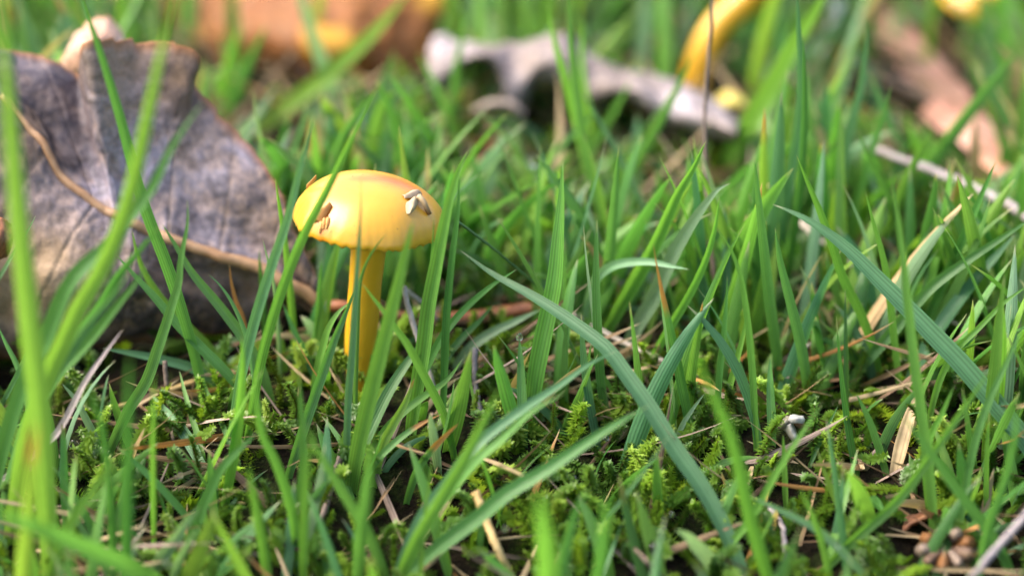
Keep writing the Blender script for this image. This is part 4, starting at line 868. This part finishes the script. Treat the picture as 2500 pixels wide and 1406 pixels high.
# dead thatch lying between the roots
g = np.random.default_rng(77)
def thatch(n, x0, x1, y0, y1, seed):
    g = np.random.default_rng(seed)
    B = dict(x=g.uniform(x0, x1, n), y=g.uniform(y0, y1, n), az=g.uniform(0, 6.28, n), h=g.uniform(.008, .034, n), w=g.uniform(.0004, .0014, n),
             th=R(1) * g.uniform(58, 88, n), cu=R(1) * g.uniform(-25, 14, n), tw=g.uniform(-1.2, 1.2, n), tw1=g.normal(0, 1.2, n))
    pal = np.array([(.40, .30, .17), (.26, .17, .09), (.13, .08, .045), (.34, .25, .20), (.40, .20, .06)])
    B['col'] = pal[g.choice(5, n, p=[.28, .28, .2, .16, .08])] * g.uniform(.7, 1.2, (n, 1)); B['dry'] = np.zeros(n); B['tone'] = np.full(n, 6)
    P = centre(B, 8); px, py, _ = project(P); keep = ~((inside(PROT[1][0], px, py) & (P[..., 1] < .02)).any(1) | (inside(PROT[0][0], px, py) & (P[..., 1] < .0)).any(1))
    return {k: v[keep] for k, v in B.items()}
tag(joined('dead_thatch', cat_B([thatch(2200, -.12, .19, -.11, .14, 3), thatch(1500, -.4, .4, -.15, .5, 4)]), 8, 3, M['straw']), 'tangle of dead brown grass litter between the roots', 'grass litter', kind='stuff')

# ---------------------------------------------------------------- moss
def moss_proto(seed, n=84, L=0.013):
    g = np.random.default_rng(seed)
    t = np.linspace(0, 1, 12); bend = g.uniform(.1, .5) * L
    S = np.stack([bend * t ** 2, 0.15 * bend * np.sin(t * 5), L * t * (1 - .12 * t)], -1)
    V, F3 = [], []
    for k in range(n):
        s = ((k + .5) / n) ** 0.85; p = np.array([np.interp(s, t, S[:, q]) for q in range(3)])
        a = k * 2.4 + g.normal(0, .25); d = np.array([math.cos(a), math.sin(a), 0.0])
        ln = L * (.105 + .05 * (1 - s)) * g.uniform(.8, 1.25) * (0.75 if s > .93 else 1); wd = ln * .40
        up = 0.35 + 0.75 * s ** 3; q = np.array([-d[1], d[0], 0])
        m1 = p + d * ln * .42 + np.array([0, 0, ln * .45 * up]); tip = p + d * ln * g.uniform(.9, 1.1) + np.array([0, 0, ln * (.15 + 0.75 * (up - .35)) * g.uniform(.3, 1.3)])
        b = len(V); V += [p + q * wd * .28, p - q * wd * .28, m1 - q * wd * .5, m1 + q * wd * .5, tip]
        F3 += [(b, b + 1, b + 2), (b, b + 2, b + 3), (b + 3, b + 2, b + 4)]
    nl = len(V)
    Vs, Fs = tube(S, np.linspace(.00022, .00012, 12), 4)
    return np.array(V), np.array(F3), Vs, Fs
PROTO = [moss_proto(200 + k, n) for k, n in enumerate((150, 170, 130, 160, 140, 170))]
def rotm(az, lean, laz):
    ca, sa = math.cos(az), math.sin(az); A = np.array([[ca, -sa, 0], [sa, ca, 0], [0, 0, 1]])
    cl, sl = math.cos(lean), math.sin(lean); B = np.array([[cl, 0, sl], [0, 1, 0], [-sl, 0, cl]])
    cz, sz = math.cos(laz), math.sin(laz); Z = np.array([[cz, -sz, 0], [sz, cz, 0], [0, 0, 1]])
    return Z @ B @ Z.T @ A
MG = np.array([(.25, .40, .04), (.17, .31, .035), (.33, .47, .07), (.10, .22, .03)])
STEMC = np.array([.16, .10, .03])
def moss_density(x, y):
    px, py, _ = project(np.stack([x, y, np.zeros_like(x)], -1))
    d = np.where(inside([(1150, 960), (2350, 930), (2500, 1500), (900, 1500), (1000, 1150)], px, py), 1.0, .62)
    d = np.where(py < 850, .18, d)
    cl = .5 + .5 * np.sin(x * 260 + 2 * np.sin(y * 190)) * np.sin(y * 240 + 1.7 * np.sin(x * 170))
    return d * np.clip(cl * 1.5 - .32, 0.02, 1)
g = np.random.default_rng(91)
mx_ = g.uniform(-.10, .17, 8200); my_ = g.uniform(-.10, .09, 8200)
keep = g.random(8200) < moss_density(mx_, my_)
qx, qy, _ = project(np.stack([mx_, my_, ground_z(mx_, my_)], -1))
for bx0, bx1, by0, by1 in ((1875, 1995, 1050, 1215), (2225, 2410, 1320, 1540), (1560, 1640, 1330, 1500)):
    keep &= ~((qx > bx0) & (qx < bx1) & (qy > by0) & (qy < by1))
mx_, my_ = mx_[keep], my_[keep]
Vl, Cl, Fl = [], [], []; off = 0
heroes = []
for i in range(len(mx_)):
    pv, pf, sv, sf = PROTO[i % 6]; sc = g.uniform(.45, .95); lean = R(g.uniform(5, 70)); M3 = rotm(g.uniform(0, 6.28), lean, g.uniform(0, 6.28)) * sc
    pos = np.array([mx_[i], my_[i], float(ground_z(mx_[i], my_[i])) - .0008])
    v = pv @ M3.T + pos; c = MG[g.choice(4, p=[.22, .34, .08, .36])] * g.uniform(.7, 1.05)
    Vl += [v, sv @ M3.T + pos]; Fl += [pf + off, sf + off + len(pv)]; off += len(pv) + len(sv)
    Cl += [np.tile(c, (len(pv), 1)), np.tile(STEMC, (len(sv), 1))]
tag(mesh_np('moss_carpet', np.vstack(Vl), np.vstack(Fl), M['moss'], np.vstack(Cl), smooth=False), 'low yellow-green moss carpeting the ground under the grass', 'moss', kind='stuff')
# single sprigs one can pick out
SPR = [(1420, 940, 1380, 1090, 'by the dew-tipped blade'), (1500, 985, 1490, 1100, 'behind the long pointed blade'), (1570, 1010, 1545, 1130, 'behind the long pointed blade'), (1705, 1130, 1590, 1240, 'on the cushion beside the long blue-green blade'),
       (1560, 1130, 1540, 1260, 'on the cushion beside the long blue-green blade'), (1600, 1110, 1600, 1250, 'on the cushion beside the long blue-green blade'), (1650, 1180, 1600, 1300, 'on the cushion beside the long blue-green blade'), (1520, 1200, 1500, 1320, 'on the cushion beside the long blue-green blade'), (1425, 1150, 1330, 1260, 'under the long pointed blade'), (1380, 1180, 1330, 1300, 'under the long pointed blade'),
       (1300, 1190, 1300, 1330, 'under the long pointed blade'), (1440, 1260, 1420, 1390, 'under the long pointed blade'), (1900, 890, 1905, 1020, 'behind the fallen floret'), (1965, 920, 1950, 1030, 'behind the fallen floret'), (2055, 985, 1985, 1080, 'beside the fallen floret'), (2110, 1125, 2010, 1160, 'in the hollow below the fallen floret'), (1850, 1130, 1900, 1180, 'in the hollow below the fallen floret'),
       (2070, 1060, 2040, 1160, 'beside the fallen floret'), (2150, 1150, 2090, 1230, 'below the orange-tan straw'), (2020, 1200, 2000, 1300, 'below the orange-tan straw'), (1780, 1220, 1760, 1340, 'between the pale wet blade and the cushion'), (1810, 1300, 1800, 1400, 'between the pale wet blade and the cushion'), (2160, 1310, 2140, 1440, 'by the withered flower'), (2120, 1330, 2090, 1450, 'by the withered flower'), (2200, 1350, 2180, 1460, 'by the withered flower'),
       (510, 1115, 540, 1200, 'behind the horizontal tan straw'), (540, 1130, 545, 1220, 'behind the horizontal tan straw'), (400, 1190, 330, 1215, 'around the horizontal tan straw'), (430, 1205, 480, 1240, 'around the horizontal tan straw'), (600, 1230, 550, 1320, 'in front of the horizontal tan straw'), (400, 1270, 380, 1400, 'in front of the horizontal tan straw'), (130, 1160, 140, 1230, 'at the foot of the very tall bright blade'), (820, 1330, 880, 1420, 'before the stout brown straw'), (1240, 1090, 1260, 1180, 'behind the slanting blue-green blade'), (1190, 1330, 1130, 1350, 'before the cream straw'), (1080, 1170, 1050, 1240, 'by the forked dead stalk'), (1010, 1180, 1030, 1260, 'by the forked dead stalk'), (940, 1020, 950, 1110, 'by the mushroom foot'), (2300, 1120, 2310, 1240, 'behind the rust-coloured leaf scrap'), (2400, 1150, 2390, 1270, 'behind the rust-coloured leaf scrap')]
for k, (tx, ty, bx, by, place) in enumerate(SPR):
    b = ground_at(bx, by); e = at_y(tx, ty, b[1] + g.uniform(-.002, .004)); d = e - b; Lh = np.linalg.norm(d)
    pv, pf, sv, sf = PROTO[k % 6]; sc = Lh / .0135
    z = d / Lh; xax = unit(np.cross([0.2, 1, 0.1], z)); M3 = np.stack([xax, np.cross(z, xax), z], 1)
    az = g.uniform(0, 6.28); A = np.array([[math.cos(az), -math.sin(az), 0], [math.sin(az), math.cos(az), 0], [0, 0, 1]])
    sxy = np.array([max(sc, .9) * 1.05, max(sc, .9) * 1.05, sc])
    t = tag(empty('moss_sprig', tuple(b)), f'feathery yellow-green moss sprig {place}', 'moss', f'moss sprigs {place}')
    c = MG[[0, 2, 0, 1][k % 4]] * g.uniform(.95, 1.2)
    mesh_np('moss_stem', (sv * sxy) @ (M3 @ A).T + b, sf, M['moss'], np.tile(STEMC, (len(sv), 1)), parent=t)
    mesh_np('moss_foliage', (pv * sxy) @ (M3 @ A).T + b, pf, M['moss'], np.tile(c, (len(pv), 1)), parent=t, smooth=False)

# ---------------------------------------------------------------- dew
def drop_mesh(r, hang=0.0):
    th = np.linspace(0, math.pi, 13); ph = np.linspace(0, 2 * math.pi, 20, endpoint=False)
    rr_ = np.sin(th); zz = np.cos(th); zz = np.where(zz > 0, zz * (1 + hang), zz); rr_ = rr_ * np.where(zz > 0, 1 - .25 * hang * zz, 1)
    V = np.stack([rr_[:, None] * np.cos(ph), rr_[:, None] * np.sin(ph), np.broadcast_to(zz[:, None], (13, 20))], -1) * r
    return V.reshape(-1, 3)
def dew(pos, r, label, group=None, hang=.25):
    o = mesh_np('dew_drop', drop_mesh(r, hang), grid_faces(13, 20, wrap=True, flip=True), M['water']); o.location = pos
    tag(o, label, 'dew drop', group)
p = ground_at(1590, 1385)
dew(at_y(1598, 1338, -52 * mm), .00105, 'large clear dew drop hanging on a straw in the foreground moss', hang=.1)
tv = dewblade.data.vertices[len(dewblade.data.vertices) - 4].co
dew(tuple(np.array(tv) + np.array([0, -.0001, .0001])), .00058, 'round dew drop balanced on the tip of a short pointed blade', hang=.3)
dew(at_y(1302, 397, 46 * mm), .0008, 'glittering dew drop on the thin blade below the grey curled leaf', hang=.1)
for k, (px, py, y, r) in enumerate([(1640, 1255, -42, .0004), (1605, 1110, -24, .0003), (1233, 1290, -46, .0005), (1985, 1285, -46, .0006), (2045, 1335, -50, .0005), (1945, 1262, -45, .0004), (1930, 1250, -45, .0003), (410, 1375, -62, .0005), (440, 1160, -30, .0006), (430, 1165, -30, .0004), (345, 1180, -30, .0005), (180, 1085, -20, .0008), (230, 1070, -18, .0006), (520, 1048, -10, .0005), (1610, 1100, -24, .00035), (2130, 1130, -18, .0006), (1480, 1070, -20, .0005), (1540, 965, -10, .0004), (600, 1195, -30, .0005), (485, 1178, -28, .0004)]):
    dew(at_y(px, py, y * mm), r, 'tiny clear dew bead clinging to wet moss and blades near the ground', 'dew beads near the ground')
print('heroes', hero_count, 'fill', len(FB['x']), 'far', len(far['x']), 'moss', len(mx_))
